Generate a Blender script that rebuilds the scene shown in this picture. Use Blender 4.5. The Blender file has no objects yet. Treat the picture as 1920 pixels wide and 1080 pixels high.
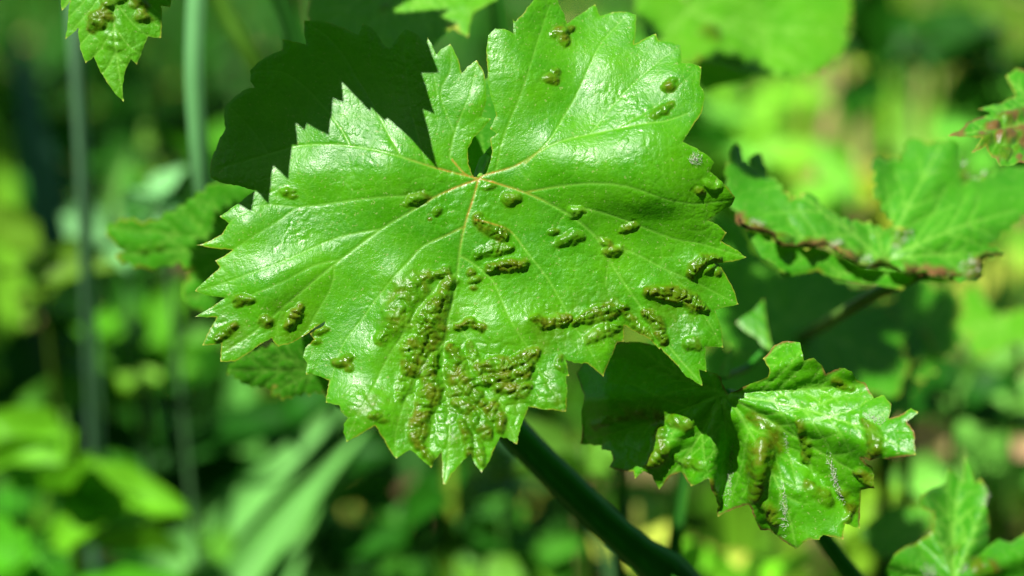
import bpy, math, random
import numpy as np
from mathutils import Vector, Matrix
from mathutils.geometry import delaunay_2d_cdt

random.seed(7)
RNG = np.random.default_rng(11)
SC = bpy.context.scene
COL = SC.collection

# ------------------------------------------------------------------ camera
PITCH = math.radians(15.0)
LENS = 70.0
FOCUS = 0.45
F0 = np.array((0.0, 0.0, 0.65))                    # centre of the picture, on the focus plane
RIGHT = np.array((1.0, 0.0, 0.0))
UP = np.array((0.0, math.sin(PITCH), math.cos(PITCH)))
FWD = np.array((0.0, math.cos(PITCH), -math.sin(PITCH)))
CAMPOS = F0 - FOCUS * FWD
cam_d = bpy.data.cameras.new('camera')
cam = bpy.data.objects.new('camera', cam_d)
COL.objects.link(cam)
cam.location = CAMPOS
cam.rotation_euler = (math.pi / 2 - PITCH, 0, 0)
cam_d.lens = LENS
cam_d.sensor_width = 36.0
cam_d.clip_start = 0.01
cam_d.clip_end = 500.0
cam_d.dof.use_dof = True
cam_d.dof.focus_distance = FOCUS
cam_d.dof.aperture_fstop = 6.3
SC.camera = cam

# ------------------------------------------------------------------ sun and sky
SUN_CAM = np.array((-0.36, 0.72, 0.60))            # towards the sun: right, up, towards the camera
SUN_CAM = SUN_CAM / np.linalg.norm(SUN_CAM)
SUN = SUN_CAM[0] * RIGHT + SUN_CAM[1] * UP - SUN_CAM[2] * FWD
world = bpy.data.worlds.new('World')
SC.world = world
world.use_nodes = True
wn = world.node_tree
sky = wn.nodes.new('ShaderNodeTexSky')
sky.sky_type = 'NISHITA'
sky.sun_disc = False
sky.sun_elevation = math.asin(SUN[2])
sky.sun_rotation = math.atan2(SUN[0], SUN[1])
wn.nodes['Background'].inputs['Strength'].default_value = 0.05
wn.links.new(sky.outputs[0], wn.nodes['Background'].inputs['Color'])
sun_d = bpy.data.lights.new('sun', 'SUN')
sun_d.energy = 5.0
sun_d.angle = math.radians(0.5)
sun_d.color = (1.0, 0.965, 0.90)
sun = bpy.data.objects.new('sun', sun_d)
COL.objects.link(sun)
sun.rotation_euler = Vector(SUN).to_track_quat('Z', 'Y').to_euler()
sun.location = Vector(SUN) * 20

SC.view_settings.view_transform = 'Standard'
SC.view_settings.look = 'None'
SC.view_settings.exposure = 1.05
SC.view_settings.gamma = 1.0
SC.render.engine = 'CYCLES'
SC.cycles.max_bounces = 6
SC.cycles.caustics_reflective = False
SC.cycles.caustics_refractive = False
SC.cycles.use_denoising = True
SC.cycles.sample_clamp_indirect = 6.0

# ------------------------------------------------------------------ geometry helpers
KPX = 36.0 / LENS / 1920.0                         # size of one photograph pixel at one metre


def at(x, y, d):
    """points at photograph position x, y and distance d (metres, along the view axis)"""
    x = np.asarray(x, float); y = np.asarray(y, float); d = np.asarray(d, float)
    return (CAMPOS + d[..., None] * (FWD + ((x - 960) * KPX)[..., None] * RIGHT
            + ((540 - y) * KPX)[..., None] * UP))


def hash2(ix, iy, seed):
    h = (ix.astype(np.int64) * 374761393 + iy.astype(np.int64) * 668265263 + seed * 1442695041) & 0xffffffff
    h = ((h ^ (h >> 13)) * 1274126177) & 0xffffffff
    return ((h ^ (h >> 16)) & 0xffffff) / float(0x1000000)


def vnoise(x, y, seed=0):
    ix = np.floor(x); iy = np.floor(y)
    fx = x - ix; fy = y - iy
    fx = fx * fx * fx * (fx * (fx * 6 - 15) + 10); fy = fy * fy * fy * (fy * (fy * 6 - 15) + 10)
    a = hash2(ix, iy, seed); b = hash2(ix + 1, iy, seed); c = hash2(ix, iy + 1, seed); d = hash2(ix + 1, iy + 1, seed)
    return (a * (1 - fx) + b * fx) * (1 - fy) + (c * (1 - fx) + d * fx) * fy * 1.0 - 0.5


def fbm(x, y, seed=0, octv=3):
    s = 0; a = 1.0
    for k in range(octv):
        s = s + a * vnoise(x * 2 ** k + 17 * k, y * 2 ** k + 5 * k, seed + k); a *= 0.5
    return s


def cells(x, y, seed=0):
    """distance to the border between jittered cells (cell size 1)"""
    ix = np.floor(x); iy = np.floor(y)
    f1 = np.full(x.shape, 9.0); f2 = np.full(x.shape, 9.0)
    for dx in (-1, 0, 1):
        for dy in (-1, 0, 1):
            cx = ix + dx; cy = iy + dy
            qx = cx + 0.1 + 0.8 * hash2(cx, cy, seed); qy = cy + 0.1 + 0.8 * hash2(cx, cy, seed + 91)
            d = np.hypot(qx - x, qy - y)
            f2 = np.where(d < f1, f1, np.minimum(f2, d)); f1 = np.minimum(f1, d)
    return (f2 - f1) * 0.5


def sstep(a, b, x):
    t = np.clip((x - a) / (b - a), 0, 1)
    return t * t * (3 - 2 * t)


def seg_dist(px, py, poly):
    best = np.full(px.shape, 1e9); tb = np.zeros(px.shape)
    poly = np.asarray(poly, float)
    L = np.r_[0, np.cumsum(np.hypot(*np.diff(poly, axis=0).T))]
    for i in range(len(poly) - 1):
        ax, ay = poly[i]; bx, by = poly[i + 1]
        vx = bx - ax; vy = by - ay; ll = vx * vx + vy * vy + 1e-9
        t = np.clip(((px - ax) * vx + (py - ay) * vy) / ll, 0, 1)
        d = np.hypot(px - ax - t * vx, py - ay - t * vy)
        m = d < best
        best = np.where(m, d, best); tb = np.where(m, (L[i] + t * math.sqrt(ll)) / L[-1], tb)
    return best, tb


def in_poly(px, py, poly):
    ins = np.zeros(px.shape, bool)
    n = len(poly)
    for i in range(n):
        x1, y1 = poly[i]; x2, y2 = poly[(i + 1) % n]
        if y1 == y2:
            continue
        c = ((y1 > py) != (y2 > py)) & (px < (x2 - x1) * (py - y1) / (y2 - y1) + x1)
        ins ^= c
    return ins


def curve(pts, n=4):
    """smooth polyline through the points"""
    p = np.asarray(pts, float)
    if len(p) < 3:
        return p
    out = []
    for i in range(len(p) - 1):
        p0 = p[max(i - 1, 0)]; p1 = p[i]; p2 = p[i + 1]; p3 = p[min(i + 2, len(p) - 1)]
        for k in range(n):
            t = k / n
            out.append(0.5 * ((2 * p1) + (-p0 + p2) * t + (2 * p0 - 5 * p1 + 4 * p2 - p3) * t * t
                              + (-p0 + 3 * p1 - 3 * p2 + p3) * t ** 3))
    out.append(p[-1])
    return np.array(out)


# ------------------------------------------------------------------ objects
def tag(o, label=None, cat=None, group=None, kind=None):
    for k, v in (('label', label), ('category', cat), ('group', group), ('kind', kind)):
        if v:
            o[k] = v
    return o


def empty(name, loc, label=None, cat=None, group=None):
    o = bpy.data.objects.new(name, None)
    COL.objects.link(o)
    o.location = Vector(loc)
    o.empty_display_size = 0.01
    return tag(o, label, cat, group)


def mesh_obj(name, V, F, mat, parent=None, normals=None, attrs=None, smooth=True):
    me = bpy.data.meshes.new(name)
    V = np.asarray(V, float)
    org = np.array(parent.matrix_basis.translation) if parent is not None and parent.type == 'EMPTY' else None
    off = np.zeros(3)
    if parent is not None:
        q = parent
        while q is not None:
            off = off + np.array(q.location); q = q.parent
    me.from_pydata((V - off).tolist(), [], F if isinstance(F, list) else F.tolist())
    if smooth:
        me.polygons.foreach_set('use_smooth', np.ones(len(me.polygons), bool))
    if attrs:
        for k, a in attrs.items():
            at_ = me.attributes.new(k, 'FLOAT_COLOR', 'POINT')
            c = np.ones((len(V), 4)); c[:, :3] = a
            at_.data.foreach_set('color', c.astype(np.float32).ravel())
    me.materials.append(mat)
    me.update()
    if normals is not None:
        me.normals_split_custom_set_from_vertices(np.asarray(normals, float).tolist())
    o = bpy.data.objects.new(name, me)
    COL.objects.link(o)
    if parent is not None:
        o.parent = parent
    return o


# ------------------------------------------------------------------ materials
def new_mat(name):
    m = bpy.data.materials.new(name)
    m.use_nodes = True
    nt = m.node_tree
    return m, nt, nt.nodes['Principled BSDF'], nt.nodes['Material Output']


def N(nt, kind, **kw):
    n = nt.nodes.new(kind)
    for k, v in kw.items():
        if k in n.inputs:
            n.inputs[k].default_value = v
        else:
            setattr(n, k, v)
    return n


def mixc(nt, fac, a, b):
    n = nt.nodes.new('ShaderNodeMix'); n.data_type = 'RGBA'
    for s, v in ((0, fac), (6, a), (7, b)):
        if isinstance(v, (int, float)):
            n.inputs[s].default_value = v
        elif isinstance(v, tuple):
            n.inputs[s].default_value = (*v, 1)
        else:
            nt.links.new(v, n.inputs[s])
    return n.outputs[2]


def math_(nt, op, a, b=None, c=None):
    n = nt.nodes.new('ShaderNodeMath'); n.operation = op
    for i, v in enumerate((a, b, c)):
        if v is None:
            continue
        if isinstance(v, (int, float)):
            n.inputs[i].default_value = v
        else:
            nt.links.new(v, n.inputs[i])
    return n.outputs[0]


def leaf_material(name, green=(0.036, 0.225, 0.0015), green2=(0.080, 0.325, 0.003), rough=0.315, trans=0.26,
                  transcol=(0.13, 0.55, 0.004), bump=0.55, spec=0.25):
    m, nt, bs, out = new_mat(name)
    L = nt.links.new
    ca = N(nt, 'ShaderNodeVertexColor', layer_name='mask_a')       # vein, gall, rim
    cb = N(nt, 'ShaderNodeVertexColor', layer_name='mask_b')       # felt, red, brown
    sa = N(nt, 'ShaderNodeSeparateColor'); sb = N(nt, 'ShaderNodeSeparateColor')
    L(ca.outputs[0], sa.inputs[0]); L(cb.outputs[0], sb.inputs[0])
    tc = N(nt, 'ShaderNodeTexCoord')
    n1 = N(nt, 'ShaderNodeTexNoise', Scale=55.0, Detail=4.0, Roughness=0.6)
    n2 = N(nt, 'ShaderNodeTexNoise', Scale=900.0, Detail=3.0, Roughness=0.65)
    n3 = N(nt, 'ShaderNodeTexNoise', Scale=2600.0, Detail=2.0, Roughness=0.6)
    for n in (n1, n2, n3):
        L(tc.outputs['Object'], n.inputs['Vector'])
    r1 = N(nt, 'ShaderNodeMapRange'); r1.inputs[1].default_value = 0.36; r1.inputs[2].default_value = 0.66
    L(n1.outputs[0], r1.inputs[0])
    r2 = N(nt, 'ShaderNodeMapRange'); r2.inputs[1].default_value = 0.3; r2.inputs[2].default_value = 0.7
    L(n2.outputs[0], r2.inputs[0])
    c = mixc(nt, r1.outputs[0], green, green2)
    c = mixc(nt, math_(nt, 'MULTIPLY', r2.outputs[0], 0.22), c, tuple(v * 0.62 for v in green))
    c = mixc(nt, sa.outputs[0], c, (0.17, 0.42, 0.045))
    n4 = N(nt, 'ShaderNodeTexNoise', Scale=260.0, Detail=2.0)
    L(tc.outputs['Object'], n4.inputs['Vector'])
    r4 = N(nt, 'ShaderNodeMapRange'); r4.inputs[1].default_value = 0.38; r4.inputs[2].default_value = 0.62
    L(n4.outputs[0], r4.inputs[0])
    gallc = mixc(nt, r4.outputs[0], (0.045, 0.125, 0.002), (0.110, 0.092, 0.005))
    gallc = mixc(nt, math_(nt, 'MULTIPLY', r2.outputs[0], 0.5), gallc, (0.10, 0.12, 0.004))
    sp = N(nt, 'ShaderNodeTexNoise', Scale=1500.0, Detail=1.0)
    L(tc.outputs['Object'], sp.inputs['Vector'])
    c = mixc(nt, math_(nt, 'MULTIPLY', math_(nt, 'GREATER_THAN', sp.outputs[0], 0.70), 0.45), c, (0.30, 0.36, 0.12))
    c = mixc(nt, math_(nt, 'MULTIPLY', sa.outputs[1], 0.76), c, gallc)
    c = mixc(nt, sb.outputs[1], c, (0.36, 0.19, 0.025))
    c = mixc(nt, sb.outputs[2], c, (0.16, 0.075, 0.028))
    c = mixc(nt, sa.outputs[2], c, (0.40, 0.42, 0.07))
    c = mixc(nt, sb.outputs[0], c, (0.55, 0.58, 0.46))
    L(c, bs.inputs['Base Color'])
    ro = math_(nt, 'ADD', math_(nt, 'MULTIPLY', r2.outputs[0], 0.12), rough - 0.05)
    ro = math_(nt, 'ADD', ro, math_(nt, 'MULTIPLY', math_(nt, 'SUBTRACT', r4.outputs[0], 0.4), 0.12))
    ro = math_(nt, 'SUBTRACT', ro, math_(nt, 'MULTIPLY', sa.outputs[1], 0.10))
    ro = math_(nt, 'ADD', ro, math_(nt, 'MULTIPLY', sb.outputs[0], 0.4))
    L(ro, bs.inputs['Roughness'])
    bs.inputs['Specular IOR Level'].default_value = spec
    b2 = N(nt, 'ShaderNodeBump'); b2.inputs['Strength'].default_value = bump; b2.inputs['Distance'].default_value = 0.00022
    h = math_(nt, 'ADD', n2.outputs[0], math_(nt, 'MULTIPLY', n3.outputs[0], 0.5))
    L(h, b2.inputs['Height'])
    L(b2.outputs[0], bs.inputs['Normal'])
    tr = N(nt, 'ShaderNodeBsdfTranslucent')
    tcol = mixc(nt, sa.outputs[1], transcol, (0.14, 0.16, 0.01))
    tcol = mixc(nt, sb.outputs[2], tcol, (0.10, 0.05, 0.015))
    L(tcol, tr.inputs['Color'])
    mx = N(nt, 'ShaderNodeMixShader'); mx.inputs[0].default_value = trans
    L(bs.outputs[0], mx.inputs[1]); L(tr.outputs[0], mx.inputs[2])
    L(mx.outputs[0], out.inputs['Surface'])
    return m


def plant_material(name, rough=0.45, trans=0.3, spec=0.4):
    """green plant tissue; its colour comes from the mesh attribute 'tint', broken up by noise"""
    m, nt, bs, out = new_mat(name)
    L = nt.links.new
    ca = N(nt, 'ShaderNodeVertexColor', layer_name='tint')
    tc = N(nt, 'ShaderNodeTexCoord')
    n1 = N(nt, 'ShaderNodeTexNoise', Scale=35.0, Detail=5.0, Roughness=0.6)
    L(tc.outputs['Object'], n1.inputs['Vector'])
    hs = N(nt, 'ShaderNodeHueSaturation')
    v = N(nt, 'ShaderNodeMapRange'); v.inputs[3].default_value = 0.55; v.inputs[4].default_value = 1.45
    L(n1.outputs[0], v.inputs[0]); L(v.outputs[0], hs.inputs['Value']); L(ca.outputs[0], hs.inputs['Color'])
    L(hs.outputs[0], bs.inputs['Base Color'])
    bs.inputs['Roughness'].default_value = rough
    bs.inputs['Specular IOR Level'].default_value = spec
    tr = N(nt, 'ShaderNodeBsdfTranslucent')
    L(hs.outputs[0], tr.inputs['Color'])
    mx = N(nt, 'ShaderNodeMixShader'); mx.inputs[0].default_value = trans
    L(bs.outputs[0], mx.inputs[1]); L(tr.outputs[0], mx.inputs[2])
    L(mx.outputs[0], out.inputs['Surface'])
    return m


def soil_material():
    m, nt, bs, out = new_mat('soil')
    L = nt.links.new
    tc = N(nt, 'ShaderNodeTexCoord')
    n1 = N(nt, 'ShaderNodeTexNoise', Scale=9.0, Detail=8.0, Roughness=0.65)
    n2 = N(nt, 'ShaderNodeTexNoise', Scale=1.3, Detail=3.0)
    for n in (n1, n2):
        L(tc.outputs['Object'], n.inputs['Vector'])
    c = mixc(nt, n1.outputs[0], (0.035, 0.024, 0.014), (0.15, 0.105, 0.065))
    c = mixc(nt, math_(nt, 'MULTIPLY', n2.outputs[0], 0.7), c, (0.03, 0.045, 0.012))
    L(c, bs.inputs['Base Color'])
    bs.inputs['Roughness'].default_value = 0.95
    b = N(nt, 'ShaderNodeBump'); b.inputs['Distance'].default_value = 0.02
    L(n1.outputs[0], b.inputs['Height']); L(b.outputs[0], bs.inputs['Normal'])
    return m


M_LEAF = leaf_material('vine_leaf')
M_LEAF_B = leaf_material('vine_leaf_soft', green=(0.030, 0.20, 0.004), green2=(0.050, 0.26, 0.008), rough=0.37)
M_LEAF_Y = leaf_material('vine_leaf_young', green=(0.060, 0.27, 0.003), green2=(0.09, 0.32, 0.006), rough=0.42)
M_STEM = plant_material('vine_stem', rough=0.55, trans=0.0, spec=0.12)
M_PLANT = plant_material('weed_tissue', rough=0.5, spec=0.12)
M_SOIL = soil_material()
M_FELT, _nt, _bs, _o = new_mat('white_felt')
_n = N(_nt, 'ShaderNodeTexNoise', Scale=800.0)
_nt.links.new(mixc(_nt, _n.outputs[0], (0.40, 0.44, 0.32), (0.62, 0.64, 0.54)), _bs.inputs['Base Color'])
_bs.inputs['Roughness'].default_value = 0.9


# ------------------------------------------------------------------ leaf builder
def resample(poly, step, jitter=0.0, seed=0):
    out = []
    n = len(poly)
    r = np.random.default_rng(seed)
    for i in range(n):
        a = np.array(poly[i], float); b = np.array(poly[(i + 1) % n], float)
        k = max(1, int(round(np.hypot(*(b - a)) / step)))
        nrm = np.array((-(b - a)[1], (b - a)[0])) / (np.hypot(*(b - a)) + 1e-9)
        for j in range(k):
            p = a + (b - a) * j / k
            if jitter and j:
                p = p + nrm * (r.normal() * jitter + 2.2 * math.sin(math.pi * j / k) * float(vnoise(np.array(p[0] / 9), np.array(p[1] / 9), seed + 200)))
            out.append(p)
    return np.array(out)


def auto_veins(center, tips, seed=0, nb=4):
    """main veins from the petiole to the lobe tips, with side veins"""
    r = np.random.default_rng(seed)
    vs = []
    c = np.array(center, float)
    for i, t in enumerate(tips):
        t = np.array(t, float)
        d = t - c; n = np.array((-d[1], d[0]))
        bow = r.uniform(-0.05, 0.05)
        main = curve([c, c + d * 0.35 + n * bow, c + d * 0.7 + n * bow, t], 4)
        vs.append((main, 1.0))
        for k in range(nb):
            f = 0.22 + 0.62 * (k + r.uniform(-.2, .2)) / nb
            for sgn in (-1, 1):
                s = c + d * f + n * bow
                e = s + (d * 0.42 + sgn * n * 0.36) * (1 - f) * r.uniform(0.85, 1.15)
                mid = (s + e) / 2 + d * 0.02
                vs.append((curve([s, mid, e], 3), 0.6))
    return vs


def build_leaf(parent, name, outline, depth, step, veins, galls=(), mat=None, center=None, label=None,
               pillow=4.0, net=(20, 8), netamp=(0.9, 0.5), und=(150, 6.0), rim_w=2.6, red_r=0, seed=0,
               extra=None, gall_parts=True, vein_parts=0, brown_edge=0.0, veincol=0.75, edge_curl=2.0, bumps=(),
               brown_spots=(), pucker=(), brown_mask=None):
    _q = np.array(outline, float); _r = np.roll(_q, -1, 0)
    osign = -np.sign((_q[:, 0] * _r[:, 1] - _q[:, 1] * _r[:, 0]).sum())
    ol = resample(outline, step * 1.3, 0.25 * min(step / 2, 1.5), seed)
    x0, y0 = ol.min(0); x1, y1 = ol.max(0)
    gy = np.arange(y0, y1, step * 0.866)
    pts = []
    for k, yy in enumerate(gy):
        xs = np.arange(x0 + (k % 2) * step / 2, x1, step)
        pts.append(np.c_[xs, np.full(len(xs), yy)])
    pts = np.vstack(pts)
    pts = pts + np.random.default_rng(seed).uniform(-0.18, 0.18, pts.shape) * step
    pts = pts[in_poly(pts[:, 0], pts[:, 1], ol)]
    dE = np.full(len(pts), 1e9)
    for i in range(len(ol)):
        p = ol[i]
        dE = np.minimum(dE, (pts[:, 0] - p[0]) ** 2 + (pts[:, 1] - p[1]) ** 2)
    pts = pts[dE > (0.7 * step) ** 2]
    allp = np.vstack([ol, pts])
    nO = len(ol)
    res = delaunay_2d_cdt([Vector(p) for p in allp.tolist()], [], [list(range(nO))], 1, 1e-4)
    xy = np.array([(v[0], v[1]) for v in res[0]])
    F = np.array([f for f in res[2] if len(f) == 3], int)
    x, y = xy[:, 0], xy[:, 1]
    # --- fields
    dedge, _ = seg_dist(x, y, np.vstack([ol, ol[:1]]))
    dv = np.full(x.shape, 1e9); vw = np.zeros(x.shape); vid = np.full(x.shape, -1); vt = np.zeros(x.shape)
    for i, (v, w) in enumerate(veins):
        d, t = seg_dist(x, y, v)
        ww = w * (1.15 - 0.65 * t)
        e = d / np.maximum(ww, 0.2)
        m = d < dv
        dv = np.where(m, d, dv); vw = np.where(m, ww, vw); vid = np.where(m, i, vid); vt = np.where(m, t, vt)
    h = pillow * (1 - np.exp(-dv / 20.0)) - 0.9 * vw * np.exp(-(dv / 2.6) ** 2)
    wx = x + 6 * fbm(x / 30, y / 30, seed + 3); wy = y + 6 * fbm(x / 30, y / 30, seed + 7)
    c1 = cells(wx / net[0], wy / net[0], seed + 1) * net[0]
    c2 = cells(wx / net[1], wy / net[1], seed + 2) * net[1]
    rough_f = 0.35 + 1.3 * sstep(-0.25, 0.35, fbm(x / 70, y / 70, seed + 8, 2))
    h += (netamp[0] * (1 - np.exp(-c1 / 3.0)) + netamp[1] * (1 - np.exp(-c2 / 1.6))) * rough_f
    h += und[1] * fbm(x / und[0], y / und[0], seed + 5, 3) + 0.5 * rough_f * fbm(x / 14, y / 14, seed + 6, 2)
    h -= edge_curl * np.exp(-dedge / 5.0)
    for (bx, by, rx, ry, hh) in bumps:
        h += hh * np.exp(-((x - bx) / rx) ** 2 - ((y - by) / ry) ** 2)
    # --- galls: joined blisters
    gm = np.zeros(x.shape); gid = np.full(x.shape, -1); gh = np.zeros(x.shape)
    rg = np.random.default_rng(seed + 77)
    for gi, g in enumerate(galls):
        tone = g.get('tone', 1.0)
        if 'band' in g:                       # a puckered ridge with cross creases
            bl = curve(g['band'], 6)
            near = (x > bl[:, 0].min() - 60) & (x < bl[:, 0].max() + 60) & (y > bl[:, 1].min() - 60) & (y < bl[:, 1].max() + 60)
            jx = x[near] + 5 * fbm(x[near] / 16, y[near] / 16, seed + gi, 2); jy = y[near] + 5 * fbm(x[near] / 16, y[near] / 16, seed + gi + 50, 2)
            dd, tt = seg_dist(jx, jy, bl)
            ln = np.hypot(*np.diff(bl, axis=0).T).sum()
            ww = np.interp(tt, np.linspace(0, 1, len(g['w'])), g['w'])
            ww = ww * (1 + 0.75 * vnoise(jx / 24, jy / 24, seed + gi + 21))
            d = dd / ww
            ph = tt * ln / g['sp'] + 1.3 * vnoise(jx / 26, jy / 26, seed + gi + 9) + 0.25 * (jx - jy) / ww / 3
            cush = np.abs(np.sin(math.pi * ph)) ** 0.55
            split = 1 - 0.35 * np.exp(-((d - 0.45) / 0.12) ** 2) * (vnoise(jx / 22, jy / 22, seed + gi + 4) > 0.02)
            d = d / 1.22
            val = g['h'] * (0.98 * np.clip(1 - d * d, 0, 1) ** 1.0 * (0.40 + 0.62 * cush) * split + 0.34 * np.exp(-1.0 * d * d))
            gh[near] = np.maximum(gh[near], val)
            mm = sstep(1.5, 0.35, d) * tone * (0.80 + 0.35 * cush) * (1 + 0.7 * fbm(x[near] / 28, y[near] / 28, seed + gi + 33, 2))
            w = gm[near]
            gg = gid[near]; gg[(mm > np.maximum(w, 0.33 * tone))] = gi; gid[near] = gg
            gm[near] = np.maximum(w, mm)
            continue
        blobs = g['b']
        base = np.zeros(x.shape)
        for (bx, by, br, *rest) in blobs:
            bh = (rest[0] if rest else 0.62) * 1.2
            br = br * 1.1
            ex = rg.uniform(0.68, 0.95); ang = g.get('ang', 0.0) + rg.normal() * 0.35
            dx = x - bx; dy = y - by
            near = (np.abs(dx) < br * 3) & (np.abs(dy) < br * 3)
            if not near.any():
                continue
            dxx = dx[near] * math.cos(ang) + dy[near] * math.sin(ang); dyy = -dx[near] * math.sin(ang) + dy[near] * math.cos(ang)
            d = np.hypot(dxx * ex, dyy / ex) / br
            d = d * (1 + 0.35 * fbm(x[near] / (br * 0.9), y[near] / (br * 0.9), seed + gi * 3, 2))
            val = br * bh * (0.62 * np.where(d < 1, np.sqrt(np.clip(1 - d * d, 0, 1)) ** 1.4, 0) + 0.30 * np.exp(-1.2 * d * d))
            base[near] = base[near] + val ** 2.4
            mm = sstep(1.55, 0.45, d) * tone
            w = gm[near]
            gsel = (mm > np.maximum(w, 0.30 * tone))
            gg = gid[near]; gg[gsel] = gi; gid[near] = gg
            gm[near] = np.maximum(w, mm)
        gh = np.maximum(gh, base ** (1 / 2.4))
    gm = np.clip(gm * (0.84 + 0.8 * fbm(x / 11, y / 11, seed + 31, 3)), 0, 1)
    for (qx, qy, qr, qa) in pucker:           # low puckers between the galls
        fz = np.clip(np.exp(-(((x - qx) ** 2 + (y - qy) ** 2) / qr ** 2) ** 1.5), 0, 1)
        gh += 0.5 * qa * fz * (1 - np.exp(-cells(wx / 27 + .3 * fbm(x / 40, y / 40, seed + 49), wy / 19, seed + 47) * 22 / 3.5))
        gm = np.maximum(gm, 0.40 * fz * (0.7 + fbm(x / 18, y / 18, seed + 48, 2)))
    if len(galls):
        wr = 1.5 * fbm(x / 7.0, y / 5.0, seed + 40, 3) + 0.6 * (1 - np.exp(-cells(wx / 6.5, wy / 6.5, seed + 41) * 6.5 / 1.2))
        cw = cells((x * .94 + y * .34) / 30 + .5 * fbm(x / 25, y / 25, seed + 42, 2), (y * .94 - x * .34) / 19 + .5 * fbm(x / 25, y / 25, seed + 43, 2), seed + 44) * 22
        crease = 1 - np.exp(-(cw / 2.6) ** 1.3)
        h = h * (1 - 0.25 * gm) + gh * (0.86 + 0.18 * crease) + wr * sstep(0.1, 0.8, gm)
    # --- base surface
    dep = depth(x, y)
    P = at(x, y, dep)
    if extra is not None:
        h = h + extra(x, y)

    def vnormals(P):
        fn = np.cross(P[F[:, 1]] - P[F[:, 0]], P[F[:, 2]] - P[F[:, 0]])
        n = np.zeros(P.shape)
        for k in range(3):
            np.add.at(n, F[:, k], fn)
        n /= np.linalg.norm(n, axis=1)[:, None] + 1e-20
        return n
    n0 = vnormals(P)
    s = np.sign(np.mean(n0 @ (CAMPOS - P.mean(0))))
    if s < 0:
        F = F[:, ::-1]; n0 = -n0
    P = P + n0 * (h * KPX * dep)[:, None]
    nn = vnormals(P)
    # --- colour masks
    vein = veincol * sstep(2.6, 0.6, dv / np.maximum(0.55 + vw, 0.3)) * np.clip(0.35 + vw * 0.8, 0, 1)
    vein = np.maximum(vein, 0.10 * sstep(1.1, 0.1, c2))
    vein = np.maximum(vein, 0.20 * sstep(1.3, 0.2, c1) * (0.6 + 0.8 * (fbm(x / 40, y / 40, seed + 12) + .5)))
    vein = np.clip(vein * (1 - 0.8 * gm), 0, 1)
    rim = 0.16 * sstep(rim_w, 0.3, dedge) * (0.6 + 0.8 * fbm(x / 25, y / 25, seed + 14))
    op = np.array(outline, float)
    for i in range(len(op)):
        a = op[i - 1] - op[i]; b = op[(i + 1) % len(op)] - op[i]
        cr = a[0] * b[1] - a[1] * b[0]
        cosang = (a @ b) / (np.hypot(*a) * np.hypot(*b) + 1e-9)
        if cr * osign > 0 and cosang > -0.25:
            dt = np.hypot(x - op[i][0], y - op[i][1])
            rim = np.maximum(rim, 0.9 * sstep(1.9 * rim_w, 0.4 * rim_w, dt))
    A = np.c_[vein, gm, np.clip(rim, 0, 1)]
    red = np.zeros(x.shape)
    if center is not None and red_r:
        dc = np.hypot(x - center[0], y - center[1])
        wide = np.where(vw > 0.8, sstep(2.6, 0.6, dv), 0)
        red = wide * sstep(red_r, red_r * 0.15, dc) * (0.7 + 0.6 * fbm(x / 12, y / 12, seed + 15))
    red = np.maximum(red, 0.4 * sstep(2.4, 0.4, dedge) * sstep(0.0, 0.28, fbm(x / 45, y / 45, seed + 16)))
    brown = np.zeros(x.shape)
    if brown_edge:
        brown = sstep(brown_edge, brown_edge * 0.2, dedge) * sstep(-0.15, 0.3, fbm(x / 30, y / 30, seed + 18))
        if brown_mask is not None:
            brown = brown * brown_mask(x, y)
    for (bx, by, br) in brown_spots:
        d = np.hypot(x - bx, y - by) / br * (1 + 0.5 * fbm(x / 10, y / 10, seed + 19))
        brown = np.maximum(brown, 0.8 * sstep(1.1, 0.4, d))
    B = np.c_[np.zeros(x.shape), np.clip(red, 0, 1), np.clip(brown, 0, 1)]
    # --- split: blade, veins, galls
    freg = np.zeros(len(F), int)
    fv = vid[F[:, 0]]
    if vein_parts:
        for i in range(vein_parts):
            isv = (vid[F] == i).all(1) & ((dv[F] < 1.3 + 1.6 * vw[F]).all(1))
            freg[isv] = 1 + i
    if gall_parts:
        fg = gid[F]
        same = (fg[:, 0] >= 0) & (fg[:, 0] == fg[:, 1]) & (fg[:, 1] == fg[:, 2])
        freg[same] = 1000 + fg[same, 0]

    def sub(sel, nm, par):
        ids, inv = np.unique(F[sel], return_inverse=True)
        return mesh_obj(nm, P[ids], inv.reshape(-1, 3), mat, par, nn[ids], {'mask_a': A[ids], 'mask_b': B[ids]})
    leaf = sub(freg == 0, name, parent)
    if label:
        leaf['label'] = label
    for rid in np.unique(freg):
        if rid == 0:
            continue
        nm = 'gall' if rid >= 1000 else ('midrib' if rid == 1 else 'vein')
        if (freg == rid).sum() > 3:
            sub(freg == rid, nm, leaf)
    leaf_info = dict(P=P, N=nn, xy=xy, obj=leaf)
    return leaf_info


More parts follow.
